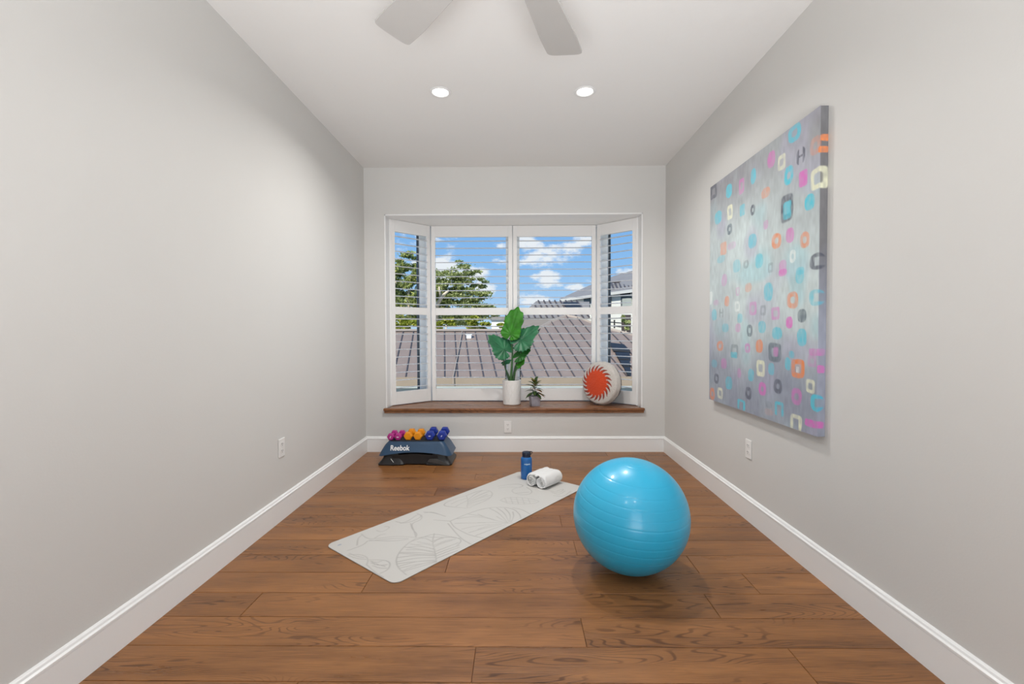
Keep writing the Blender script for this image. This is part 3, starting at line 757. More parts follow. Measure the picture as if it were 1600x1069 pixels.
# ================================================================== YOGA MAT
MO = Vector((-1.048, 2.463, 0)); ML, MW, MT = 1.70, .618, .005
ma = math.atan2(.780, .626)
g = .0048
nx, ny = int(ML / g), int(MW / g)
ax = np.linspace(0, ML, nx); ay = np.linspace(0, MW, ny); AX, AY = np.meshgrid(ax, ay, indexing='ij')
ink = np.zeros_like(AX)
for ln in MAT_LINES:
    P = np.array(ln)
    # Chaikin smoothing
    for _ in range(2):
        if len(P) > 2:
            Q = np.empty((2 * len(P) - 2, 2)); Q[0::2] = P[:-1] * .75 + P[1:] * .25; Q[1::2] = P[:-1] * .25 + P[1:] * .75; P = np.vstack([P[:1], Q, P[-1:]])
    for a, b in zip(P[:-1], P[1:]):
        x0, x1 = min(a[0], b[0]) - .01, max(a[0], b[0]) + .01
        i0, i1 = np.searchsorted(ax, x0), np.searchsorted(ax, x1)
        if i1 <= i0: continue
        sx = AX[i0:i1]; sy = AY[i0:i1]; d = b - a; q = (d @ d) or 1e-9
        t = np.clip(((sx - a[0]) * d[0] + (sy - a[1]) * d[1]) / q, 0, 1)
        ds = np.hypot(sx - a[0] - t * d[0], sy - a[1] - t * d[1])
        wv = vnoise(sx + 1, sy + 1, 9, 77)
        ink[i0:i1] = np.maximum(ink[i0:i1], np.clip(1.2 - ds / .0037, 0, 1) * (.35 + .6 * wv))
# fine veins scribbled inside the leaves
base = lin((194, 192, 188)); inkc = lin((138, 135, 132))
tone = 1 + (vnoise(AX + 1, AY + 1, 2.2, 5) - .5) * .05
mc = (base * (1 - ink[..., None] * .85) + inkc * ink[..., None] * .85) * tone[..., None]
R_ = .045
def mat_pos(x, y):
    """round the four corners by pulling grid points in"""
    cx = min(max(x, R_), ML - R_); cy = min(max(y, R_), MW - R_); dx, dy = x - cx, y - cy
    if dx and dy:
        m_ = max(abs(dx), abs(dy)); l = math.hypot(dx, dy); k = m_ / l; return cx + dx * k, cy + dy * k
    return x, y
mm = MB(); vs = []
for i in range(nx):
    for j in range(ny):
        x, y = mat_pos(ax[i], ay[j]); vs.append((x, -y, MT))
idx = np.arange(nx * ny).reshape(nx, ny)
fs = np.stack([idx[:-1, :-1], idx[:-1, 1:], idx[1:, 1:], idx[1:, :-1]], -1).reshape(-1, 4).tolist()
bd = list(idx[:, 0]) + list(idx[-1, 1:]) + list(idx[-2::-1, -1]) + list(idx[0, -2:0:-1])
nb = len(bd); off = len(vs); vs += [(vs[k][0], vs[k][1], .0005) for k in bd]
fs += [(bd[i], bd[(i + 1) % nb], off + (i + 1) % nb, off + i) for i in range(nb)]
fs.append(tuple(off + i for i in range(nb)))
mm.v = vs; mm.f = [tuple(f) for f in fs]; mm.mi = [0] * len(fs)
colm = np.concatenate([mc.reshape(-1, 3), np.tile(lin((150, 135, 120)), (nb, 1))]); colm = np.concatenate([colm, np.ones((len(colm), 1))], 1)
M['mat'] = mat('yoga_mat_rubber', (.5, .5, .5), .6, attr=True, bump=(500, .15, .0006), spec=.3)
ym = thing('yoga_mat', 'pale grey yoga mat printed with leaf outlines, lying diagonally on the floor', 'yoga mat', MO, ma)
fixn(mm.build('mat_sheet', M['mat'], ym, attr=colm))
M['matlogo'] = mat('mat_logo', lin((150, 160, 172)).tolist(), .5)
lg = MB()
for k in range(5):
    a = -PI / 2 + (k - 2) * .5
    c0 = Vector((.050, -.052, MT)); d = Vector((math.cos(a), math.sin(a), 0)); n = Vector((-d.y, d.x, 0))
    if k == 0: vs_ = []; fs_ = []
    o_ = len(vs_); vs_ += [c0, c0 + d * .010 + n * .003, c0 + d * .018, c0 + d * .010 - n * .003]; fs_.append((o_, o_ + 3, o_ + 2, o_ + 1))
lg.add([v + Vector((0, 0, .0003)) for v in vs_], [f[::-1] for f in fs_]); lg.build('lotus_logo', M['matlogo'], ym)

# ================================================================== EXERCISE BALL
def ball():
    r = .2743; nl, na = 300, 144
    mb = MB(); rs = []
    ax_t = Matrix.Rotation(math.radians(6), 3, 'X') @ Matrix.Rotation(math.radians(4), 3, 'Y')
    lats = []
    x = -.80
    for kk, st in enumerate([0, .15, .24, .16, .15, .155, .15, .15, .16, .17, .2]): x += st; lats.append(x)
    top_r = [1.28, 1.36]
    for k in range(1, nl):
        t = -PI / 2 + PI * k / nl; q = 0
        for l in lats + top_r:
            q -= .0010 * math.exp(-((t - l) / .0065) ** 2);
        ring = []
        for i in range(na):
            a = 2 * PI * i / na
            v = ax_t @ Vector(((r + q) * math.cos(t) * math.cos(a), (r + q) * math.cos(t) * math.sin(a), (r + q) * math.sin(t)))
            ring.append((v.x, v.y, v.z))
        rs.append(ring)
    mb.rings(rs)
    zmin = min(v[2] for v in mb.v); sq = .982
    out = []
    for v in mb.v:
        z = (v[2] - zmin) * sq; out.append((v[0] * 1.004, v[1] * 1.004, max(z, .0) if z > .004 else .0005 + z * .2))
    mb.v = out; return mb
M['ball'] = mat('blue_ball_vinyl', (.014, .42, .68), .36, spec=.6, coat=.35)
M['ball'].node_tree.nodes['Principled BSDF'].inputs['Coat Roughness'].default_value = .13
T = thing('exercise_ball', 'large shiny blue inflatable exercise ball on the floor right of the mat', 'exercise ball', (.548, 2.229, 0), .2)
ball().build('ball_body', M['ball'], T, smooth=True)
plug = MB().lathe([(.001, 0), (.010, 0), (.010, .003), (.001, .0035)], 20, Matrix.Rotation(PI / 2, 4, 'Y') @ Matrix.Translation((0, 0, 0)))
o = plug.build('plug', M['vinyl'], T, smooth=.6); o.location = (.2735, .03, .27)

# ================================================================== WATER BOTTLE
def glassy(name, col, a=.55):
    m = mat(name, col, .12, trans=.35, spec=.6); return m
M['bottle'] = glassy('blue_bottle', (.008, .17, .55))
M['cap'] = mat('dark_cap', (.004, .010, .028), .3)
M['print'] = mat('pale_print', (.55, .75, .85), .4)
bt = thing('water_bottle', 'blue translucent water bottle with dark screw cap, standing on the mat', 'water bottle', (.068, 3.60, MT + .0003))
MB().lathe([(.001, 0), (.036, 0), (.041, .003), (.0437, .010), (.0445, .02), (.0445, .148), (.0440, .158), (.040, .168), (.033, .174), (.031, .176), (.031, .186), (.001, .186)], 56).build('bottle_body', M['bottle'], bt, smooth=.6)
MB().lathe([(.001, .182), (.0325, .182), (.0330, .184), (.0330, .207), (.031, .211), (.001, .212)], 56, rf=lambda a, z, r: (.0006 * math.cos(a * 28) if .183 < z < .208 and r > .03 else 0)).build('cap', M['cap'], bt, smooth=.5)
st = MB(); st.tube([(.030, 0, .190), (.040, .0, .196), (.046, 0, .203), (.0445, 0, .211), (.036, 0, .2125), (.02, 0, .2125)], .0035, 8).build('cap_strap', M['cap'], bt, smooth=True)
MB().lathe([(.0305, .172), (.034, .172), (.034, .180), (.0305, .180)], 40).build('neck_ring', M['cap'], bt, smooth=.6)
def text_mesh(body, size, depth, bold=0.0):
    cu = bpy.data.curves.new('lettering', 'FONT'); cu.body = body; cu.size = size; cu.offset = bold; cu.extrude = depth; cu.align_x = 'CENTER'; cu.align_y = 'CENTER'
    cu.resolution_u = 4
    ob = bpy.data.objects.new('lettering', cu); COL.objects.link(ob); bpy.context.view_layer.update()
    me = bpy.data.meshes.new_from_object(ob.evaluated_get(bpy.context.evaluated_depsgraph_get()))
    bpy.data.objects.remove(ob); return me
def put_text(name, body, size, depth, m_, parent, fn, bold=0.0):
    me = text_mesh(body, size, depth, bold); me.materials.clear(); me.materials.append(m_)
    for v in me.vertices: v.co = fn(v.co)
    o = bpy.data.objects.new(name, me); COL.objects.link(o); o.parent = parent; return o
put_text('printed_logo', 'nalgene', .0155, .0003, M['print'], bt, lambda c: Vector(((.0448 + c.z) * math.sin(c.x / .0445 + .12), -(.0448 + c.z) * math.cos(c.x / .0445 + .12), .125 + c.y)), .0004)

# ================================================================== TOWEL, rolled in from both ends
M['towel'] = mat('white_terry', (.88, .88, .87), .95, bump=(420, 1.0, .004), spec=.1, sheen=.3)
def towel():
    R0, th, turns = .047, .0115, 3.2
    def spiral(cx, sgn):
        pts = []; n = 64
        for i in range(n + 1):
            f = i / n; a = f * turns * 2 * PI; r = .006 + (R0 - .006) * f
            ang = PI / 2 + sgn * (turns * 2 * PI - a)     # ends at the top
            pts.append((cx + r * math.cos(ang), R0 + r * math.sin(ang)))
        return pts
    A = spiral(-.047, 1); B = spiral(.047, -1)[::-1]
    mid = [(-.024 + .048 * i / 6, 2 * R0 - .001 - .003 * math.sin(PI * i / 6)) for i in range(7)]
    return A + mid + B
pl = towel(); half = .0050
L2 = []; R2 = []
for i, q in enumerate(pl):
    a = pl[max(0, i - 1)]; b = pl[min(len(pl) - 1, i + 1)]; d = Vector((b[0] - a[0], b[1] - a[1])).normalized(); n = Vector((-d.y, d.x))
    L2.append((q[0] + n.x * half, q[1] + n.y * half)); R2.append((q[0] - n.x * half, q[1] - n.y * half))
def capq(c, o1): return []
outl = L2 + R2[::-1]
tm = MB(); nlen = 22; Lt = .205; rs = []
for k in range(nlen + 1):
    f = k / nlen; y = f * Lt; e = min(f, 1 - f); sc = 1 - .05 * math.exp(-(e / .03))
    ring = []
    for (x, z) in outl:
        nn = mnoise.noise(Vector((x * 22, y * 16, z * 22))) * .0035 + mnoise.noise(Vector((x * 60, y * 50 + 4, z * 60))) * .0012
        cx = -.047 if x < 0 else .047
        px_, pz_ = x - cx, z - .047; s_ = sc * (1 + nn / .04)
        ring.append(Vector((cx + px_ * s_, y + math.sin(x * 60) * .003 + (.006 * math.sin(math.hypot(px_, pz_) * 400) if k in (0, nlen) else 0), .052 + pz_ * s_)))
    rs.append(ring)
n_ = len(rs[0]); tm.rings(rs, False, False)
h_ = len(L2)
for k, fl in ((0, 0), (nlen, 1)):
    o_ = k * n_
    for i in range(h_ - 1):
        q = (o_ + i, o_ + i + 1, o_ + n_ - 2 - i, o_ + n_ - 1 - i); tm.f.append(q if fl else q[::-1]); tm.mi.append(0)
tw = tm.build('rolled_towel', M['towel'], smooth=.9); fixn(tw)
tw.location = (.135, 3.385, MT + .0008); tw.rotation_euler = (0, 0, -math.atan2(.13, .14) + .06)
zmn = min(v.co.z for v in tw.data.vertices)
for v in tw.data.vertices: v.co.z -= zmn
tag(tw, 'white terry towel rolled in from both ends, lying on the mat beside the bottle', 'towel')

# ================================================================== STEP PLATFORM AND DUMBBELLS
M['stepblue'] = mat('step_blue', (.020, .060, .125), .38, vary=(6, .12), bump=(220, .15, .001))
M['stepmat'] = mat('step_top_rubber', (.028, .030, .036), .7, bump=(160, .6, .003))
M['step_grey'] = mat('step_grey_plastic', (.06, .06, .06), .35)
M['white_ink'] = mat('white_print', (.80, .81, .82), .4)
SX, SY = -.897, 4.128
step = thing('step_platform', 'navy blue aerobic step platform with white lettering, in the far left corner', 'exercise step', (SX, SY, 0))
def rrect(hx, hy, r, n=10):
    pts = []
    for (sx, sy, a0) in ((1, 1, 0), (-1, 1, 90), (-1, -1, 180), (1, -1, 270)):
        for i in range(n + 1):
            a = math.radians(a0 + 90 * i / n); pts.append((sx * (hx - r) + r * math.cos(a), sy * (hy - r) + r * math.sin(a)))
    out = []                                    # split the long sides finely for the arch
    for i, q in enumerate(pts):
        w = pts[(i + 1) % len(pts)]; d = math.hypot(w[0] - q[0], w[1] - q[1]); m_ = max(1, int(d / .02))
        for k in range(m_): out.append((q[0] + (w[0] - q[0]) * k / m_, q[1] + (w[1] - q[1]) * k / m_))
    return out
def uni(hx, hy, r, N_=160):
    P = rrect(hx, hy, r); P = P + [P[0]]; D = [0]
    for a, b in zip(P, P[1:]): D.append(D[-1] + math.hypot(b[0] - a[0], b[1] - a[1]))
    out = []; j = 0
    for k in range(N_):
        t = D[-1] * k / N_
        while D[j + 1] < t: j += 1
        f = (t - D[j]) / max(1e-9, D[j + 1] - D[j]); out.append((P[j][0] + (P[j + 1][0] - P[j][0]) * f, P[j][1] + (P[j + 1][1] - P[j][1]) * f))
    return out
def arch(x, y, lo, hi, hx=.29): return lo + (hi - lo) * max(0, math.cos(min(1, abs(x) / hx) * PI / 2)) ** .8
rs = []
for t in [0, .03, .10, .22, .38, .56, .74, .9, 1.0]:
    hx = .242 + (.322 - .242) * (t ** .75); hy = .128 + (.172 - .128) * (t ** .8); P = uni(hx, hy, .035 + .02 * t)
    rs.append([Vector((x, y, .2 - .003 * (t > 0) - (.197 - arch(x, y, .083, .118)) * t)) for x, y in P])
inn = [[Vector((v.x * .985, v.y * .97, v.z + .003)) for v in rs[-1]], [Vector((v.x * .80, v.y * .80, .165)) for v in rs[2]]]
deck = MB().rings(rs + inn, True, True)
fixn(deck.build('deck', M['stepblue'], step, smooth=.7))
top = MB(); P = uni(.226, .114, .03)
top.rings([[Vector((x, y, .1995)) for x, y in P], [Vector((x, y, .2035)) for x, y in P]])
for k in range(14):
    y = -.10 + k * .0154; top.box((-.21, y - .0025, .2030), (.21, y + .0025, .2046))
fixn(top.build('grip_surface', M['stepmat'], step))
def riser(sx):
    rs = []
    for z, a0, a1, hy in ((0, .085, .322, .168), (.012, .085, .324, .170), (.035, .100, .302, .158), (.060, .115, .285, .150), (.085, .13, .280, .146), (.125, .15, .268, .138)):
        P = uni((a1 - a0) / 2, hy, .03, 96); cx = (a0 + a1) / 2
        rs.append([Vector((sx * (cx + x), y, z + (.010 * max(0, 1 - (x + (a1 - a0) / 2) / .10) if z == 0 else 0))) for x, y in P])
    return fixn(MB().rings(rs).build('riser', M['black'], step, smooth=.6))
for s_ in (-1, 1): riser(s_)
mb = MB(); rs = []
for y in (-.150, .150):
    rs.append([Vector((x, y, z)) for x, z in ((-.2, .008), (-.12, .011), (0, .013), (.12, .011), (.2, .008), (.2, .085), (0, .10), (-.2, .085))])
fixn(mb.rings(rs).build('cross_brace', M['black'], step))
gp = MB(); gp.prism([(.13, .060), (.20, .060), (.30, .012), (.31, .004), (.27, .004), (.11, .035)], -.1745, -.170, Matrix(((1, 0, 0, 0), (0, 0, 1, 0), (0, 1, 0, 0), (0, 0, 0, 1))))
fixn(gp.build('foot_grip', M['step_grey'], step, bevel=.002))
gp = MB(); gp.tube([(-.205, -.172, .062), (-.188, -.174, .040), (-.180, -.174, .030)], .0022, 8).build('riser_highlight', M['vinyl'], step, smooth=True)  # small highlight on the riser modelled as a pale tube
def front_y(z):
    t = (.197 - z) / (.197 - .10); t = min(1, max(0, t)); return -(.128 + .044 * t ** .8)
put_text('lettering', 'Reebok', .058, .0008, M['white_ink'], step, lambda c: Vector((-.130 + c.x * .93, front_y(.151 + c.y) - .006 - c.z, .151 + c.y)), .0013)

def dumbbell(name, label, mcol, R, Lc, hl, rg, loc, grp, mark, rz=0):
    """R across flats/2 of the hexagonal head, Lc between head centres, hl head length, rg grip radius"""
    T = thing(name, label, 'dumbbell', loc, rz, grp); k = 1 / math.cos(PI / 6)
    for s_ in (-1, 1):
        rs = []
        for y, q in ((-hl / 2, .72), (-hl / 2 + .003, .86), (-hl * .28, 1.0), (hl * .28, 1.0), (hl / 2 - .003, .86), (hl / 2, .72)):
            rs.append([Vector((R * k * q * math.cos(PI / 3 * i), s_ * Lc / 2 + y, R + R * k * q * math.sin(PI / 3 * i))) for i in range(6)])
        hd = fixn(MB().rings(rs).build('head', mcol, T, bevel=.0022))
        if mark and s_ < 0:
            a = mark[0]; c_, n_ = math.cos(a), math.sin(a); y = -Lc / 2 - hl / 2 - .0006; w_, h2 = mark[1], mark[2]
            pts = [(w_ * math.cos(q) * c_ - h2 * math.sin(q) * n_, w_ * math.cos(q) * n_ + h2 * math.sin(q) * c_) for q in [2 * PI * i / 16 for i in range(16)]]
            fixn(MB().rings([[Vector((x, y, R + z)) for x, z in pts], [Vector((x, y + .001, R + z)) for x, z in pts]]).build('weight_mark', M['white_ink'], hd))
    MB().tube([(0, -Lc / 2 + hl * .4, R), (0, -Lc / 4, R), (0, 0, R), (0, Lc / 4, R), (0, Lc / 2 - hl * .4, R)], rg, 20).build('grip', mcol, T, smooth=.7)
    return T
M['pink'] = mat('magenta_vinyl', (.42, .022, .22), .35); M['amber'] = mat('amber_vinyl', (.80, .29, .006), .35); M['royal'] = mat('royal_vinyl', (.010, .035, .30), .33)
zt = .205; grp = 'dumbbells on the step'
dumbbell('dumbbell', 'small magenta dumbbell at the left end of the row on the step', M['pink'], .029, .130, .046, .013, (-1.126, 4.115, zt), grp, (1.2, .012, .0035), .02)
dumbbell('dumbbell', 'small magenta dumbbell beside the yellow pair on the step', M['pink'], .029, .130, .046, .013, (-1.058, 4.115, zt), grp, (0, .012, .0035), -.02)
dumbbell('dumbbell', 'yellow dumbbell next to the magenta pair on the step', M['amber'], .035, .132, .052, .014, (-.970, 4.120, zt), grp, None)
dumbbell('dumbbell', 'yellow dumbbell next to the blue pair on the step', M['amber'], .035, .132, .052, .014, (-.884, 4.120, zt), grp, None)
dumbbell('dumbbell', 'dark blue dumbbell next to the yellow pair on the step', M['royal'], .039, .165, .062, .015, (-.777, 4.135, zt), grp, (0, .011, .0035))
dumbbell('dumbbell', 'dark blue dumbbell at the right end of the row on the step', M['royal'], .039, .165, .062, .015, (-.671, 4.135, zt), grp, (1.0, .009, .0035))

# ================================================================== CUSHION
def cushion():
    n = Vector((-.70, -.70, .10)).normalized(); Cc = Vector((.845, 4.625, SILL + .218))
    up = Vector((0, 0, 1)); ux = up.cross(n).normalized(); uy = n.cross(ux)    # viewed from the front: x to the right
    Rr, t = .212, .052; na = 240; prof = []
    for i in range(44): q = i / 43; r = .001 + (Rr - .028) * q; prof.append((r, t + .020 * math.cos(min(1, r / (Rr - .02)) * PI / 2)))
    for i in range(1, 14): a = PI / 2 - PI * i / 26; prof.append((Rr - .028 + .028 * math.cos(a), t - .028 + .028 * math.sin(a) + .0))
    for i in range(1, 10): prof.append((Rr + .006 * math.sin(PI * i / 10), (t - .028) - 2 * (t - .028) * i / 10))
    for i in range(1, 14): a = -PI / 2 * i / 13; prof.append((Rr - .028 + .028 * math.cos(a), -t + .028 + .028 * math.sin(a)))
    for i in range(1, 16): q = 1 - i / 15; prof.append(((Rr - .028) * q + .001, -t - .012 * math.cos(q * PI / 2)))
    rs = []; cols = []
    white = lin((205, 200, 194)); red = lin((214, 78, 44)); rust = lin((150, 62, 48)); dark = lin((58, 52, 50)); nr = 20
    Rd = .122; off_ = (-.020, -.002)
    for k, (r, d) in enumerate(prof):
        ring = []
        for i in range(na):
            a = 2 * PI * i / na; x, y = r * math.cos(a), r * math.sin(a)
            b = mnoise.noise(Vector((x * 90, y * 90, d * 90))) * .0022 + mnoise.noise(Vector((x * 14, y * 14, d * 14))) * .004
            sag = -.006 * max(0, -y / Rr) ** 2
            p_ = Cc + ux * x * (1 + b / .2) + uy * (y * (1 + b / .2)) + n * (d + b * (1 if d > 0 else -1)); ring.append(p_)
            c = white
            if k < 48:
                X, Y = x - off_[0], y - off_[1]; rr = math.hypot(X, Y) * (1 + .0); th = math.atan2(Y, X)
                if rr < Rd: c = red
                else:
                    f = (rr - Rd) / .060
                    if f < 1:
                        cell = 2 * PI / nr; ph = ((th + .30 * f ** 1.6) / cell) % 1.0; w = .40 * (1 - f) ** .65 + .03
                        if abs(ph - .5) < w * (1 if f < .85 else .6): c = red * (1 - f * 2.2) + rust * (f * 2.2) if f < .45 else rust
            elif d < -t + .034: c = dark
            c = c * (1 + .10 * mnoise.noise(Vector((x * 220, y * 220, d * 100))))
            cols.append((*c, 1))
        rs.append(ring)
    mb = MB().rings(rs)
    zmin = min(v.z for r_ in rs for v in r_)
    mb.v = [(v[0], v[1], max(v[2], SILL + .001)) for v in mb.v]
    return mb, cols
M['cushion'] = mat('boucle_fabric', (.7, .7, .7), .95, attr=True, bump=(380, .9, .003), spec=.1, sheen=.2)
cb, cols = cushion()
cu = fixn(cb.build('round_cushion', M['cushion'], smooth=True, attr=cols))
tag(cu, 'round white cushion with an orange-red sun motif, on the window seat', 'cushion')

# ================================================================== PLANTS
def leafmat(name, c1, rough=.35, tr=.35, attr=False):
    m = bpy.data.materials.new(name); m.use_nodes = True
    N, L = new_tree(m.node_tree)
    p = N('ShaderNodeBsdfPrincipled'); p.inputs['Roughness'].default_value = rough
    t = N('ShaderNodeBsdfTranslucent'); mx = N('ShaderNodeMixShader'); mx.inputs[0].default_value = tr; out = N('ShaderNodeOutputMaterial')
    if attr:
        a = N('ShaderNodeAttribute'); a.attribute_name = 'col'; L(a, 0, p, 0); L(a, 0, t, 0)
    else:
        tc = N('ShaderNodeTexCoord'); n = N('ShaderNodeTexNoise'); n.inputs['Scale'].default_value = 14; L(tc, 'Object', n, 'Vector')
        mr = N('ShaderNodeMapRange'); mr.inputs['From Min'].default_value = .3; mr.inputs['From Max'].default_value = .7; mr.inputs['To Min'].default_value = .7; mr.inputs['To Max'].default_value = 1.3; L(n, 0, mr, 0)
        v = N('ShaderNodeVectorMath', operation='SCALE'); v.inputs[0].default_value = c1; L(mr, 0, v, 'Scale'); L(v, 0, p, 0); L(v, 0, t, 0)
    L(p, 0, mx, 1); L(t, 0, mx, 2); L(mx, 0, out, 0); return m
M['leaf_bright'] = leafmat('leaf_bright', (.060, .34, .020), .4, .45)
M['leaf_deep'] = leafmat('leaf_deep', (.035, .19, .085), .35, .25)
M['leaf_mid'] = leafmat('leaf_mid', (.035, .20, .035), .35, .35)
M['stem'] = mat('plant_stem', (.045, .13, .035), .45)
M['stem_dark'] = mat('plant_stem_dark', (.030, .075, .030), .45)
M['soil'] = mat('soil', (.025, .017, .012), .9, bump=(60, 1, .01))
def leaf(name, mt, par, A, tip, nrm, W_, lobes=.36, sc_n=22, curl=.10, pleat=.012):
    """heart-shaped blade with a wavy edge; A where the stalk meets it, tip its point"""
    A = Vector(A); T_ = Vector(tip) - A; Lh = T_.length; t = T_.normalized(); n = Vector(nrm); n = (n - t * n.dot(t)).normalized(); b = n.cross(t)
    na, nr = 132, 11; vs = [tuple(A)]; fs = []
    for k in range(1, nr + 1):
        q = k / nr
        for i in range(na):
            a = 2 * PI * i / na
            # outline radius in direction a (0 = tip)
            c, s = math.cos(a), math.sin(a)
            u = abs(((a + PI) % (2 * PI)) - PI) / PI      # 0 tip .. 1 base
            ex = Lh * max(0, 1 - (u / .42) ** 1.3) ** 1.1 if u < .42 else 0
            rx = W_ / 2; body = 1 / math.sqrt((c / (Lh * .62 if c > 0 else lobes * Lh)) ** 2 + (s / rx) ** 2)
            r = max(body, ex) if u < .42 else body
            notch = 1 - .80 * math.exp(-((1 - u) / .055) ** 2); r *= notch
            r *= 1 + .042 * math.cos(a * sc_n) * min(1, 1.2 - notch * .2)
            r *= q
            x, y = r * s, r * c
            z = curl * (abs(x) / rx) ** 2 * W_ * .35 * (1 if curl > 0 else 1) - curl * .5 * (max(0, y) / Lh) ** 2 * Lh + pleat * q * W_ * math.cos(a * sc_n * .5) - .02 * W_ * math.exp(-(x / (.03 * W_ + .001)) ** 2)
            p_ = A + b * x + t * y + n * z; vs.append(tuple(p_))
    for i in range(na):
        j = (i + 1) % na; fs.append((0, 1 + i, 1 + j))
        for k in range(nr - 1): o_ = 1 + k * na; fs.append((o_ + i, o_ + na + i, o_ + na + j, o_ + j))
    o = MB().add(vs, fs).build(name, mt, par, smooth=True)
    o.location = -par.location
    sm = o.modifiers.new('thickness', 'SOLIDIFY'); sm.thickness = .0012; sm.offset = 0
    return o
PXc = Vector((-.058, 4.655, SILL))
plant = thing('elephant_ear_plant', 'tall plant with big scalloped green leaves in a white pot on the window seat', 'potted plant', PXc)
M['pot'] = mat('white_ceramic', (.77, .76, .735), .5)
def potrf(a, z, r):
    if r < .06 or z > .238 or z < .012: return 0
    u = a * 11; w = z * 75
    l1 = abs(math.sin((u + w) / 2)); l2 = abs(math.sin((u - w) / 2)); return -.0016 * (math.exp(-(l1 / .22) ** 2) + math.exp(-(l2 / .22) ** 2))
prof = [(.001, 0), (.078, 0), (.085, .004), (.088, .010)] + [(.088 + .007 * i / 60, .010 + .232 * i / 60) for i in range(1, 61)] + [(.094, .247), (.090, .249), (.086, .246), (.085, .225), (.001, .224)]
MB().lathe(prof, 220, rf=potrf).build('pot', M['pot'], plant, smooth=.9)
MB().lathe([(.001, .222), (.0845, .222), (.0845, .230), (.05, .235), (.001, .236)], 40).build('soil', M['soil'], plant)
def apt(px, py, Y): return at(px, py, Y)
leaf('leaf', M['leaf_bright'], plant, apt(797.5, 522, 4.62), apt(809, 480.5, 4.66), (-.25, -1, .12), .205, lobes=.22, curl=.05, pleat=.016)
leaf('leaf', M['leaf_deep'], plant, apt(788, 546, 4.60), apt(762.5, 525, 4.58), (-.1, -.75, .65), .255, lobes=.42, curl=-.10)
leaf('leaf', M['leaf_deep'], plant, apt(814, 531, 4.60), apt(842, 511, 4.60), (.1, -.72, .70), .27, lobes=.55, curl=-.10)
leaf('leaf', M['leaf_mid'], plant, apt(813, 555, 4.61), apt(829.5, 543, 4.60), (-.05, -.75, .65), .13, lobes=.75, curl=-.12)
leaf('leaf', M['leaf_bright'], plant, apt(810, 571, 4.62), apt(820, 562, 4.60), (-.3, -.9, .4), .065, lobes=.5, curl=-.1, sc_n=12)
leaf('leaf', M['leaf_deep'], plant, apt(787, 568, 4.64), apt(798.5, 563, 4.66), (0, -.7, .7), .055, lobes=.3, curl=-.1, sc_n=12)
def stalk(px, mt, r0, r1):
    pts = [Vector(q) for q in px]; out = []
    for i in range(len(pts) - 1):
        a = pts[max(0, i - 1)]; b = pts[i]; c = pts[i + 1]; d = pts[min(len(pts) - 1, i + 2)]
        for k in range(6):
            t = k / 6; out.append(.5 * ((2 * b) + (c - a) * t + (2 * a - 5 * b + 4 * c - d) * t * t + (3 * b - a - 3 * c + d) * t ** 3))
    out.append(pts[-1]); o = MB().tube(out, r0, 12, r1).build('stalk', mt, plant, smooth=True); o.location = -plant.location
zs_ = SILL + .225
stalk([(PXc.x - .012, 4.655, zs_), apt(799.5, 575, 4.65), apt(800.5, 550, 4.64), apt(797.5, 521, 4.625)], M['stem'], .015, .0045)
stalk([(PXc.x - .02, 4.650, zs_), apt(791, 580, 4.64), apt(787, 565, 4.62), apt(785.5, 548, 4.605)], M['stem_dark'], .011, .003)
stalk([(PXc.x + .012, 4.650, zs_), apt(806, 572, 4.64), apt(814, 552, 4.62), apt(817.5, 533, 4.61)], M['stem_dark'], .016, .003)
stalk([(PXc.x + .012, 4.665, zs_), apt(804, 578, 4.65), apt(810, 566, 4.63), apt(813, 555, 4.615)], M['stem'], .010, .003)
stalk([(PXc.x + .004, 4.64, zs_), apt(803, 586, 4.63), apt(808, 576, 4.62), apt(810, 571, 4.62)], M['stem'], .007, .002)
stalk([(PXc.x - .008, 4.66, zs_), apt(794, 584, 4.65), apt(789, 574, 4.65), apt(787, 568, 4.64)], M['stem'], .005, .002)

P2c = Vector((.172, 4.560, SILL))
sp_ = thing('variegated_plant', 'small plant with green and yellow leaves in a little grey pot on the window seat', 'potted plant', P2c, .3)
M['pot2'] = mat('grey_lilac_ceramic', (.36, .35, .40), .6, vary=(30, .15))
rs = []
for hx, z, r in ((.040, 0, .012), (.042, .003, .012), (.0475, .060, .014), (.0525, .100, .014), (.049, .101, .012), (.047, .088, .012)):
    rs.append([Vector((x, y, z)) for x, y in uni(hx, hx, r, 64)])
fixn(MB().rings(rs).build('pot', M['pot2'], sp_, smooth=.7, bevel=0))
M['croton'] = leafmat('variegated_leaf', (.1, .2, .05), .3, .2, attr=True)
rnd = random.Random(5)
stm = MB(); stm.tube([(0, 0, .085), (.002, .001, .13), (0, 0, .18), (.002, 0, .225)], .0035, 8); stm.build('stem', M['stem_dark'], sp_, smooth=True)
MB().box((-.044, -.044, .082), (.044, .044, .089)).build('soil', M['soil'], sp_)
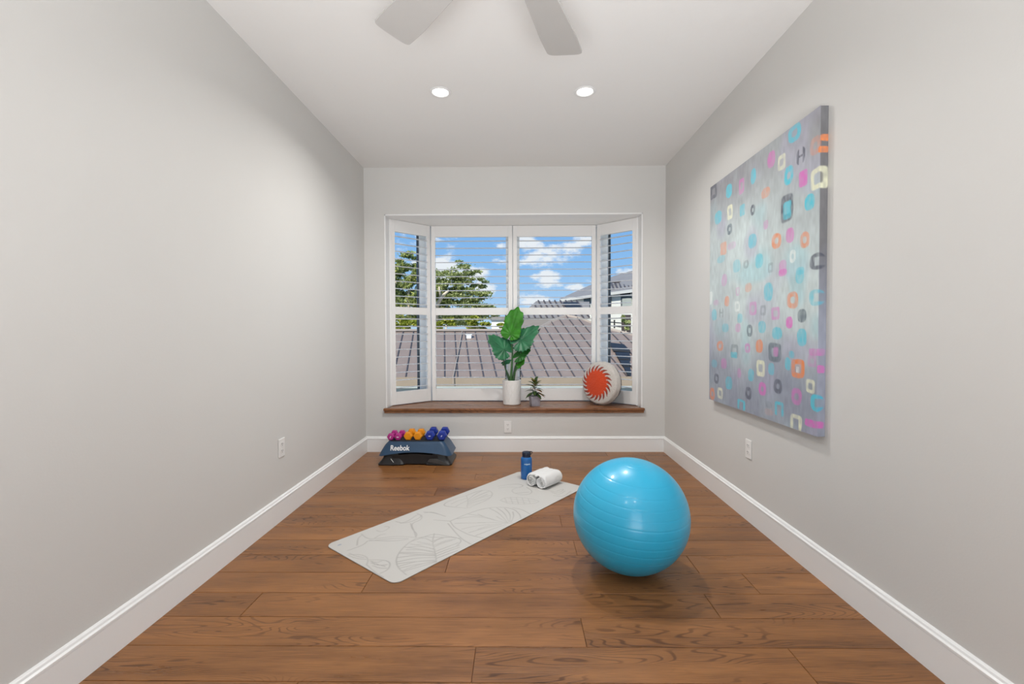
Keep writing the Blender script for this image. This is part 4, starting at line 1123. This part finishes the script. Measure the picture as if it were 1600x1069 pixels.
for k in range(30):
    f = k / 29; z0 = .120 + .115 * f; az = k * 2.4 + rnd.uniform(-.3, .3); el = -.2 + .95 * f + rnd.uniform(-.25, .25); Ll = rnd.uniform(.085, .112) * (1 - .2 * f); Wl = Ll * rnd.uniform(.36, .46)
    d = Vector((math.cos(az) * math.cos(el), math.sin(az) * math.cos(el), math.sin(el))); side = d.cross(Vector((0, 0, 1))).normalized(); nn = side.cross(d)
    vs = []; cols = []; fs = []; n = 9; yel = rnd.random() < (.25 + .5 * f)
    for i in range(n + 1):
        t = i / n; w = Wl / 2 * math.sin(PI * t ** .8) ** .8 if 0 < t < 1 else 0; c0 = Vector((0, 0, z0)) + d * (.012 + Ll * t) - Vector((0, 0, .020 * t * t))
        for j in (-1, -.45, 0, .45, 1):
            vs.append(tuple(c0 + side * w * j + nn * (abs(j) * w * .35)))
            g_ = (.022, .075, .020); y_ = (.55, .42, .06) if k % 5 else (.45, .12, .04)
            m_ = (1 if abs(j) < .3 else (.5 if abs(j) < .6 and (i % 2) else 0)) * (1 if yel else .12); cols.append(tuple(g_[q] * (1 - m_) + y_[q] * m_ for q in range(3)) + (1,))
    for i in range(n):
        for j in range(4): o_ = i * 5 + j; fs.append((o_, o_ + 1, o_ + 6, o_ + 5))
    MB().add(vs, fs).build('leaf', M['croton'], sp_, smooth=True, attr=cols)

# ================================================================== OUTSIDE
def proj(P):
    q = RC.transposed() @ (Vector(P) - Vector((0, 0, CAM_Z))); return 800 + F_PX * q.x / q.y, 534.5 - F_PX * q.z / q.y
M['metalroof'] = mat('standing_seam_metal', lin((130, 114, 105)).tolist(), .5, vary=(3, .07), spec=.3)
M['roofgrey'] = mat('grey_metal_roof', lin((128, 122, 118)).tolist(), .45, vary=(2, .07), spec=.3)
M['seam'] = mat('seam_shadow', lin((74, 66, 66)).tolist(), .5)  # darker than the roof metal: shadow lines of the ribs put into the colour
M['ridge'] = mat('ridge_cap', lin((150, 136, 124)).tolist(), .5)
M['fascia'] = mat('tan_fascia', lin((138, 122, 104)).tolist(), .6, vary=(2, .06))
M['stucco_grey'] = mat('pale_grey_stucco', lin((158, 162, 156)).tolist(), .8, vary=(2, .04))
M['stucco'] = mat('white_stucco', lin((212, 211, 204)).tolist(), .8, vary=(1, .04))
M['darkglass'] = mat('dark_window_glass', (.035, .05, .06), .12)
M['blueglass'] = mat('blue_grey_glass', lin((72, 100, 122)).tolist(), .3)
M['solar'] = mat('solar_cells', (.012, .014, .020), .55, vary=(5, .2))
M['rail'] = mat('dark_railing', (.03, .03, .03), .5)
M['soffit'] = mat('white_soffit', lin((190, 188, 184)).tolist(), .7)
D1 = 14.0; E0 = at(708, 590, D1).z; SL = .373
def onroof(px, py, lift=0):
    d = ray(px, py); o = Vector((0, 0, CAM_Z)); t = (E0 - SL * D1 + lift - o.z) / (d.z - SL * d.y); return o + d * t
def roof_pt(x, y, lift=0): return Vector((x, y, E0 + SL * (y - D1) + lift))
struct(MB().box((-90, 9, -3.3), (90, 120, -3.2)).build('floor_outside', mat('pale_bounce_ground', (.50, .48, .44), .9, vary=(.5, .1))), 'ground outside far below the window')  # unseen ground made pale to send light up to the bay head

# ---- near neighbouring house: one broad metal roof plane toward us, with ridge, hips, seams
nh = thing('neighbour_house', 'nearest house outside with a broad brown standing seam metal roof', 'house', (0, 14, -3.2))
def part(mb, name, m_, par=None, **k):
    o = mb.build(name, m_, par or nh, **k)
    if par is None: o.location = -nh.location
    return o
OUT = [(560, 516.5), (655, 516), (780, 516), (838, 515), (860, 503), (884, 493), (905, 497), (921, 503), (951, 514), (984, 522), (1045, 546), (1105, 572)]
top = [onroof(*q) for q in OUT]
eL, eR = roof_pt(top[0].x - .5, D1), roof_pt(top[-1].x + .3, D1)
rm = MB(); vs = [eL, eR] + top[::-1]; n = len(vs); back = [v + Vector((0, 3.5, -1.6)) for v in top[::-1]]
rm.add(vs, [tuple(range(n))]); rm.add([v for v in top[::-1]] + back, [(i, i + 1, i + 1 + len(top), i + len(top)) for i in range(len(top) - 1)])
part(rm, 'roof', M['metalroof'])
# seams
xy = [(v.x, v.y) for v in [eL, eR] + top[::-1]]
def inside(x, y):
    c = False; j = len(xy) - 1
    for i in range(len(xy)):
        (xi, yi), (xj, yj) = xy[i], xy[j]
        if (yi > y) != (yj > y) and x < (xj - xi) * (y - yi) / (yj - yi) + xi: c = not c
        j = i
    return c
k = 0; x0 = -9.0; DX = -.158
while x0 < 10.5:
    y = D1 + .02
    while inside(x0 + DX * (y - D1), y + .05) and y < 24: y += .05
    if y - D1 > .3:
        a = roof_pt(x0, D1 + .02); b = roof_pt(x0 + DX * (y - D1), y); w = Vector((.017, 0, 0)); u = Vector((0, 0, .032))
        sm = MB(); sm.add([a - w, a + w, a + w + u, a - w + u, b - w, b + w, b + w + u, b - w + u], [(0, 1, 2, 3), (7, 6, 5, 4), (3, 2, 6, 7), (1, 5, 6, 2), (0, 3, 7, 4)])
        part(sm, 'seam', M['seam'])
    x0 += .398
# ridge and hip caps
def cap(a, b, w, name='ridge_cap', m_=None, h=.05):
    d = (b - a).normalized(); s = Vector((0, 0, 1)).cross(d).normalized(); up = Vector((0, 0, 1)); q = MB()
    q.rings([[p_ - s * w - up * .03, p_ - s * w * .3 + up * h, p_ + s * w * .3 + up * h, p_ + s * w - up * .03] for p_ in (a, b)])
    return fixn(part(q, name, m_ or M['ridge']))
for i, w in ((0, .20), (1, .20), (2, .20), (3, .10), (4, .10), (5, .07), (6, .07), (7, .07), (8, .08), (9, .08), (10, .08)): cap(top[i], top[i + 1], w)
f = MB(); f.box((eL.x, D1 - .02, E0 - .26), (eR.x, D1 + .10, E0 + .015)); part(f, 'fascia', M['fascia'])
f = MB(); f.box((eL.x, D1 - .12, E0 - .31), (eR.x, D1 + .02, E0 - .262)); part(f, 'gutter', M['stucco_grey'])
f = MB(); f.box((eL.x, D1 + .15, -3.2), (eR.x, D1 + .3, E0 - .05)); part(f, 'wall', M['stucco_grey'])
a, b = at(738, 603, D1 + .14), at(784, 611, D1 + .14); f = MB(); f.box((a.x, D1 + .11, -1.6), (b.x, D1 + .2, a.z)); w_ = part(f, 'window', M['blueglass'])
# vent and thin pale line on the roof
v = onroof(733, 527.5); f = MB(); f.box((v.x - .09, v.y - .10, v.z - .03), (v.x + .09, v.y + .04, v.z + .10)); f.box((v.x - .12, v.y - .13, v.z + .10), (v.x + .12, v.y + .06, v.z + .125)); part(f, 'roof_vent', M['vinyl'])
f = MB(); f.tube([onroof(722, 518, .06), onroof(714, 560, .06), onroof(708, 589, .06), at(708, 601, D1 - .1)], .018, 6); part(f, 'pale_line', M['ridge'])
# solar panels low on the right of the roof
for quad in ([(952, 535), (975, 538), (985, 548), (958, 546)], [(961, 550), (984, 551), (984, 560), (967, 560)], [(968, 563), (984, 563), (984, 571), (974, 571)], [(975, 574), (985, 574), (985, 583), (980, 583)]):
    p_ = [onroof(x, y, .12) for x, y in quad]; q_ = [v - Vector((0, 0, .06)) for v in p_]
    f = MB(); f.rings([q_, p_]); fixn(part(f, 'solar_panel', M['solar']))
# lower wing behind, sunlit look of its metal put into the tan colour
bw = MB(); A_ = [at(818, 500, 21), at(869, 497.5, 21), at(858, 506, 19.5), at(838, 517, 17.4), at(810, 520, 17.2)]
bw.rings([A_, [v - Vector((0, -.4, .5)) for v in A_]]); fixn(part(bw, 'rear_roof', M['fascia']))

# ---- house with grey hip roof behind
def house(name, label, loc): return thing(name, label, 'house', loc)
h2 = house('neighbour_house', 'low grey hip roofed house seen above the ridge of the nearest roof', (3, 26, -3.2))
def part2(mb, name, m_, par, root=None, **k):
    o = mb.build(name, m_, par, **k); o.location = -par.location; return o
R0_, R1_ = at(838, 470.5, 26.5), at(921, 471.5, 26.5)
e0, e1 = at(808, 497, 24), at(921, 497, 24)
bk0, bk1 = Vector((e0.x, 29, e0.z)), Vector((e1.x, 29, e1.z))
f = MB().add([e0, e1, R1_, R0_, bk0, bk1], [(0, 1, 2, 3), (4, 0, 3), (5, 4, 3, 2), (1, 5, 2)]); fixn(part2(f, 'roof', M['roofgrey'], h2))
for i in range(13):
    t = i / 12; a = e0.lerp(e1, t); b = Vector((a.x - .35, 0, 0)); 
    # clip at hip: seam rises toward the ridge
    s_ = 1.0 if a.x - .35 > R0_.x else max(.05, .8 * (a.x - e0.x) / (R0_.x - e0.x + .35))
    b = Vector((a.x - .35 * s_, e0.y + (R0_.y - e0.y) * s_, e0.z + (R0_.z - e0.z) * s_)); w = Vector((.035, 0, 0)); u = Vector((0, 0, .06))
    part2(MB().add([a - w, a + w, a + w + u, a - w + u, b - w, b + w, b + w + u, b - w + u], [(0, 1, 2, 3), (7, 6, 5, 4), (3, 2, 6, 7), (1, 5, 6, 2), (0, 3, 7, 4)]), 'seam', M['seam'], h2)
f = MB(); f.box((e0.x + .3, 24.3, -3.2), (e1.x - .3, 28.7, e0.z - .02)); part2(f, 'wall', M['stucco_grey'], h2)
for q in ([(880, 472), (902, 472), (909, 480.5), (885, 480.5)], ):
    P_ = []
    for x, y in q:
        d = ray(x, y); nrm = (e1 - e0).cross(R0_ - e0).normalized(); o_ = Vector((0, 0, CAM_Z)); t = (e0 + Vector((0, 0, .12)) - o_).dot(nrm) / d.dot(nrm); P_.append(o_ + d * t)
    f = MB(); f.rings([[v - Vector((0, 0, .08)) for v in P_], P_]); fixn(part2(f, 'solar_panel', M['solar'], h2))

# ---- white two storey house at the right
h3 = house('neighbour_house', 'tall white house with a grey metal roof and dark windows at the right', (8, 25, -3.2))
Ea, Eb = at(875, 467.5, 31), at(1050, 443.5, 22)
def on_eave(px):   # point on the eave line seen at column px
    best = None
    for i in range(401):
        v = Ea.lerp(Eb, i / 400); d = abs(proj(v)[0] - px)
        if best is None or d < best[0]: best = (d, v)
    return best[1]
Rg = [at(921, 446, 31), at(960, 431, 30), at(984, 424, 29), at(1060, 410, 27)]
f = MB(); lo = [Ea, on_eave(921), on_eave(955), on_eave(984), Eb]; up_ = [Ea + Vector((0, .3, .05))] + Rg
f.add(lo + up_, [(i, i + 1, i + 6, i + 5) for i in range(4)])
bb = [v + Vector((1.5, 7, -2.2)) for v in up_]; f.add(up_ + bb, [(i, i + 1, i + 6, i + 5) for i in range(4)])
fixn(part2(f, 'roof', M['roofgrey'], h3))
f = MB(); dn = Vector((0, 0, -.16)); f.rings([[Ea, Ea + dn, Ea + dn + Vector((.05, .12, 0)), Ea + Vector((.05, .12, 0))], [Eb, Eb + dn, Eb + dn + Vector((.05, .12, 0)), Eb + Vector((.05, .12, 0))]]); fixn(part2(f, 'fascia', M['soffit'], h3))
e_dir = (Eb - Ea); e_dir.z = 0; e_dir.normalize(); inn = Vector((-e_dir.y, e_dir.x, 0))
if inn.y < 0: inn = -inn
for q in ([(956, 441), (984, 440)],):
    a, b = [at(x, y, 27.5) for x, y in q]; f = MB(); f.tube([a, b], .05, 6); part2(f, 'roof_step', M['seam'], h3)
for x in (960, 966, 972, 978, 984, 990, 1000):
    b = on_eave(x); r_ = at(x - 8, 436, 29.3) ; c_ = b.lerp(r_, .15); d_ = b.lerp(r_, .62)
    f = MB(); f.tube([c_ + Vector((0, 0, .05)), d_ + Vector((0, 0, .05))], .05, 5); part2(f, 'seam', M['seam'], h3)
A0 = Ea.lerp(Eb, .10) + inn * .35; B0 = Eb + inn * .35
z1 = A0.z
def wallbox(A, B, z0, za, zb, th=.2):
    n = Vector((-(B - A).y, (B - A).x, 0)).normalized() * th
    if n.y < 0: n = -n
    a = Vector((A.x, A.y, 0)); b = Vector((B.x, B.y, 0)); up = lambda v, z: Vector((v.x, v.y, z))
    return MB().rings([[up(a, z0), up(a + n, z0), up(a + n, za), up(a, za)], [up(b, z0), up(b + n, z0), up(b + n, zb), up(b, zb)]])
fixn(part2(wallbox(A0, B0, -3.2, Ea.z - .05, Eb.z - .05), 'wall', M['stucco'], h3))
f = MB(); s0, s1 = Ea + dn * .9, Eb + dn * .9
f.add([s0, s1, s1 + inn * .5, s0 + inn * .5], [(0, 1, 2, 3)]); part2(f, 'soffit', M['soffit'], h3)
def on_wall(px, py, off_=.0):
    d = ray(px, py); o_ = Vector((0, 0, CAM_Z)); n = inn; t = (A0 - inn * off_ - o_).dot(n) / d.dot(n); return o_ + d * t
def wall_quad(name, x0, y0, x1, y1, m_, off_=.05, th=.07):
    P_ = [on_wall(x0, y0, off_), on_wall(x1, y0, off_), on_wall(x1, y1, off_), on_wall(x0, y1, off_)]
    return fixn(part2(MB().rings([P_, [v + inn * th for v in P_]]), name, m_, h3))
wall_quad('window', 912, 463, 921.5, 481, M['darkglass'])
wall_quad('louver_vent', 969, 457, 984, 461.5, M['rail']); wall_quad('window_surround', 970, 463.5, 986, 481, M['gasket'], .05)
wall_quad('window', 972, 466, 986, 481, M['stucco_grey'], .08)
wall_quad('downspout', 949, 453, 953.5, 482, M['gasket'], .1)
wall_quad('doorway', 971, 492, 985, 519, M['seam'], .04)
# balcony railing
f = MB(); a, b = on_wall(949, 503, .8), on_wall(971, 505, .8); f.tube([a, b], .03, 6); part2(f, 'railing', M['rail'], h3)
f = MB(); a, b = on_wall(949, 508.5, .8), on_wall(971, 511, .8); f.tube([a, b], .03, 6); part2(f, 'railing', M['rail'], h3)
f = MB(); a, b = on_wall(960, 500, .8), on_wall(960, 513, .8); f.tube([a, b], .045, 6); part2(f, 'railing_post', M['rail'], h3)

# ---- pale house far behind the hedge
h4 = house('neighbour_house', 'small pale building glimpsed between the shrubs', (-1.6, 44, -3.2))
a, b = at(768, 499, 44), at(782, 499, 44); f = MB(); f.box((a.x, 44, -3.2), (b.x + 1.5, 48, a.z)); part2(f, 'wall', M['stucco'], h4)
f = MB(); f.prism([(a.x - .3, 43.7), (b.x + 1.8, 43.7), (b.x + 1.8, 48.3), (a.x - .3, 48.3)], a.z, a.z + .25); part2(f, 'roof', M['roofgrey'], h4)

# ---- trees and shrubs
def foliage_mat(name, a, b, c):
    m = bpy.data.materials.new(name); m.use_nodes = True
    N, L = new_tree(m.node_tree)
    g = N('ShaderNodeNewGeometry'); r = N('ShaderNodeValToRGB'); L(g, 'Random Per Island', r, 0)
    e = r.color_ramp.elements; e[0].color = (*a, 1); e[1].color = (*c, 1); q = e.new(.5); q.color = (*b, 1)
    d = N('ShaderNodeBsdfDiffuse'); t = N('ShaderNodeBsdfTranslucent'); mx = N('ShaderNodeMixShader'); mx.inputs[0].default_value = .5; o = N('ShaderNodeOutputMaterial')
    L(r, 0, d, 0); L(r, 0, t, 0); L(d, 0, mx, 1); L(t, 0, mx, 2); L(mx, 0, o, 0); return m
M['oak_leaf'] = foliage_mat('oak_leaves', lin((104, 118, 66)).tolist(), lin((158, 166, 104)).tolist(), lin((208, 212, 160)).tolist())
M['grey_leaf'] = foliage_mat('grey_green_leaves', lin((96, 110, 66)).tolist(), lin((150, 162, 112)).tolist(), lin((206, 206, 120)).tolist())
M['lime_leaf'] = foliage_mat('lime_leaves', lin((96, 110, 36)).tolist(), lin((150, 160, 60)).tolist(), lin((215, 210, 110)).tolist())
M['bark'] = mat('pale_bark', lin((205, 190, 168)).tolist(), .8, vary=(3, .15))
def tree(label, Y, blobs, n, size, m_, branches, seed, name='tree', cat='tree'):
    r = random.Random(seed); c = at(blobs[0][0], 518, Y); T = thing(name, label, cat, (c.x, Y, -3.2), 0, None)
    vs = []; fs = []; tot = sum(b[2] * b[3] for b in blobs)
    for (px, py, rx, ry) in blobs:
        cc = at(px, py, Y); k = Y / F_PX; a, b = rx * k, ry * k
        cl = [(r.gauss(0, 1), r.gauss(0, 1), r.gauss(0, 1)) for _ in range(max(6, int(rx * ry / 22)))]
        cl = [Vector(q).normalized() * (r.uniform(.3, 1.0) ** .6) for q in cl]
        for _ in range(int(n * rx * ry / tot)):
            q = r.choice(cl) + Vector((r.gauss(0, .12), r.gauss(0, .12), r.gauss(0, .07)))
            p_ = cc + Vector((q.x * a, q.y * (a + b) * .5, q.z * b))
            u = Vector((r.gauss(0, 1), r.gauss(0, 1), r.gauss(0, 1))).normalized(); v = u.cross(Vector((r.gauss(0, 1), r.gauss(0, 1), r.gauss(0, 1)))).normalized()
            s_ = size * r.uniform(.6, 1.3); o_ = len(vs)
            vs += [p_ - u * s_, p_ + v * s_ * .55, p_ + u * s_, p_ - v * s_ * .55]; fs.append((o_, o_ + 1, o_ + 2, o_ + 3))
    f = MB().add(vs, fs).build('foliage', m_, T); f.location = -T.location
    if branches:
        b0 = MB()
        for (pts, r0, r1) in branches: b0.tube([at(x, y, Y + dy) for x, y, dy in pts], r0, 8, r1)
        f = b0.build('trunk', M['bark'], T, smooth=True); f.location = -T.location
    return T
tree('broad green tree with pale forking branches, left of the window centre', 31,
     [(722, 424, 26, 17), (700, 440, 32, 26), (738, 440, 22, 14), (726, 462, 40, 16), (690, 458, 30, 28), (750, 480, 34, 12), (712, 484, 60, 16), (765, 490, 24, 8), (700, 500, 70, 12)], 24000, .088, M['oak_leaf'],
     [([(684, 640, 0), (680, 540, 0), (683, 476, -1.5), (692, 462, -1.8), (701, 454, -2)], .20, .07), ([(683, 476, -1.5), (688, 460, -1.8), (686, 448, -1.8)], .09, .05)], 3)
tree('grey green tree seen through the left slanted window', 26.6,
     [(636, 412, 28, 18), (622, 440, 30, 26), (652, 446, 24, 26), (632, 478, 34, 24), (655, 484, 20, 20), (600, 460, 30, 40)], 17000, .085, M['grey_leaf'],
     [([(640, 640, 0), (639, 500, 0), (638, 462, 0), (641, 430, 0)], .12, .05), ([(618, 640, 0), (617, 500, 0), (622, 465, 0), (618, 440, 0)], .10, .04)], 5)
for (px, w, label) in ((638, 24, 'lime green shrub at the far left behind the roof ridge'), (697, 20, 'lime green shrub behind the roof ridge, under the pale forking branch'),
                       (745, 20, 'lime green shrub behind the roof ridge, left of the pale building'), (796, 16, 'lime green shrub beyond the roof ridge, right behind the tall plant')):
    tree(label, 23.4, [(px, 506, w, 11), (px - w * .4, 508, w * .7, 9)], 1500, .085, M['lime_leaf'], [([(px, 640, 0), (px, 508, 0)], .05, .03)], px, name='shrub', cat='shrub')
tree('small green tree in front of the white house doorway', 22.3, [(978, 503, 7, 12)], 350, .09, M['oak_leaf'], [([(979, 560, 0), (978, 505, 0)], .04, .02)], 9)
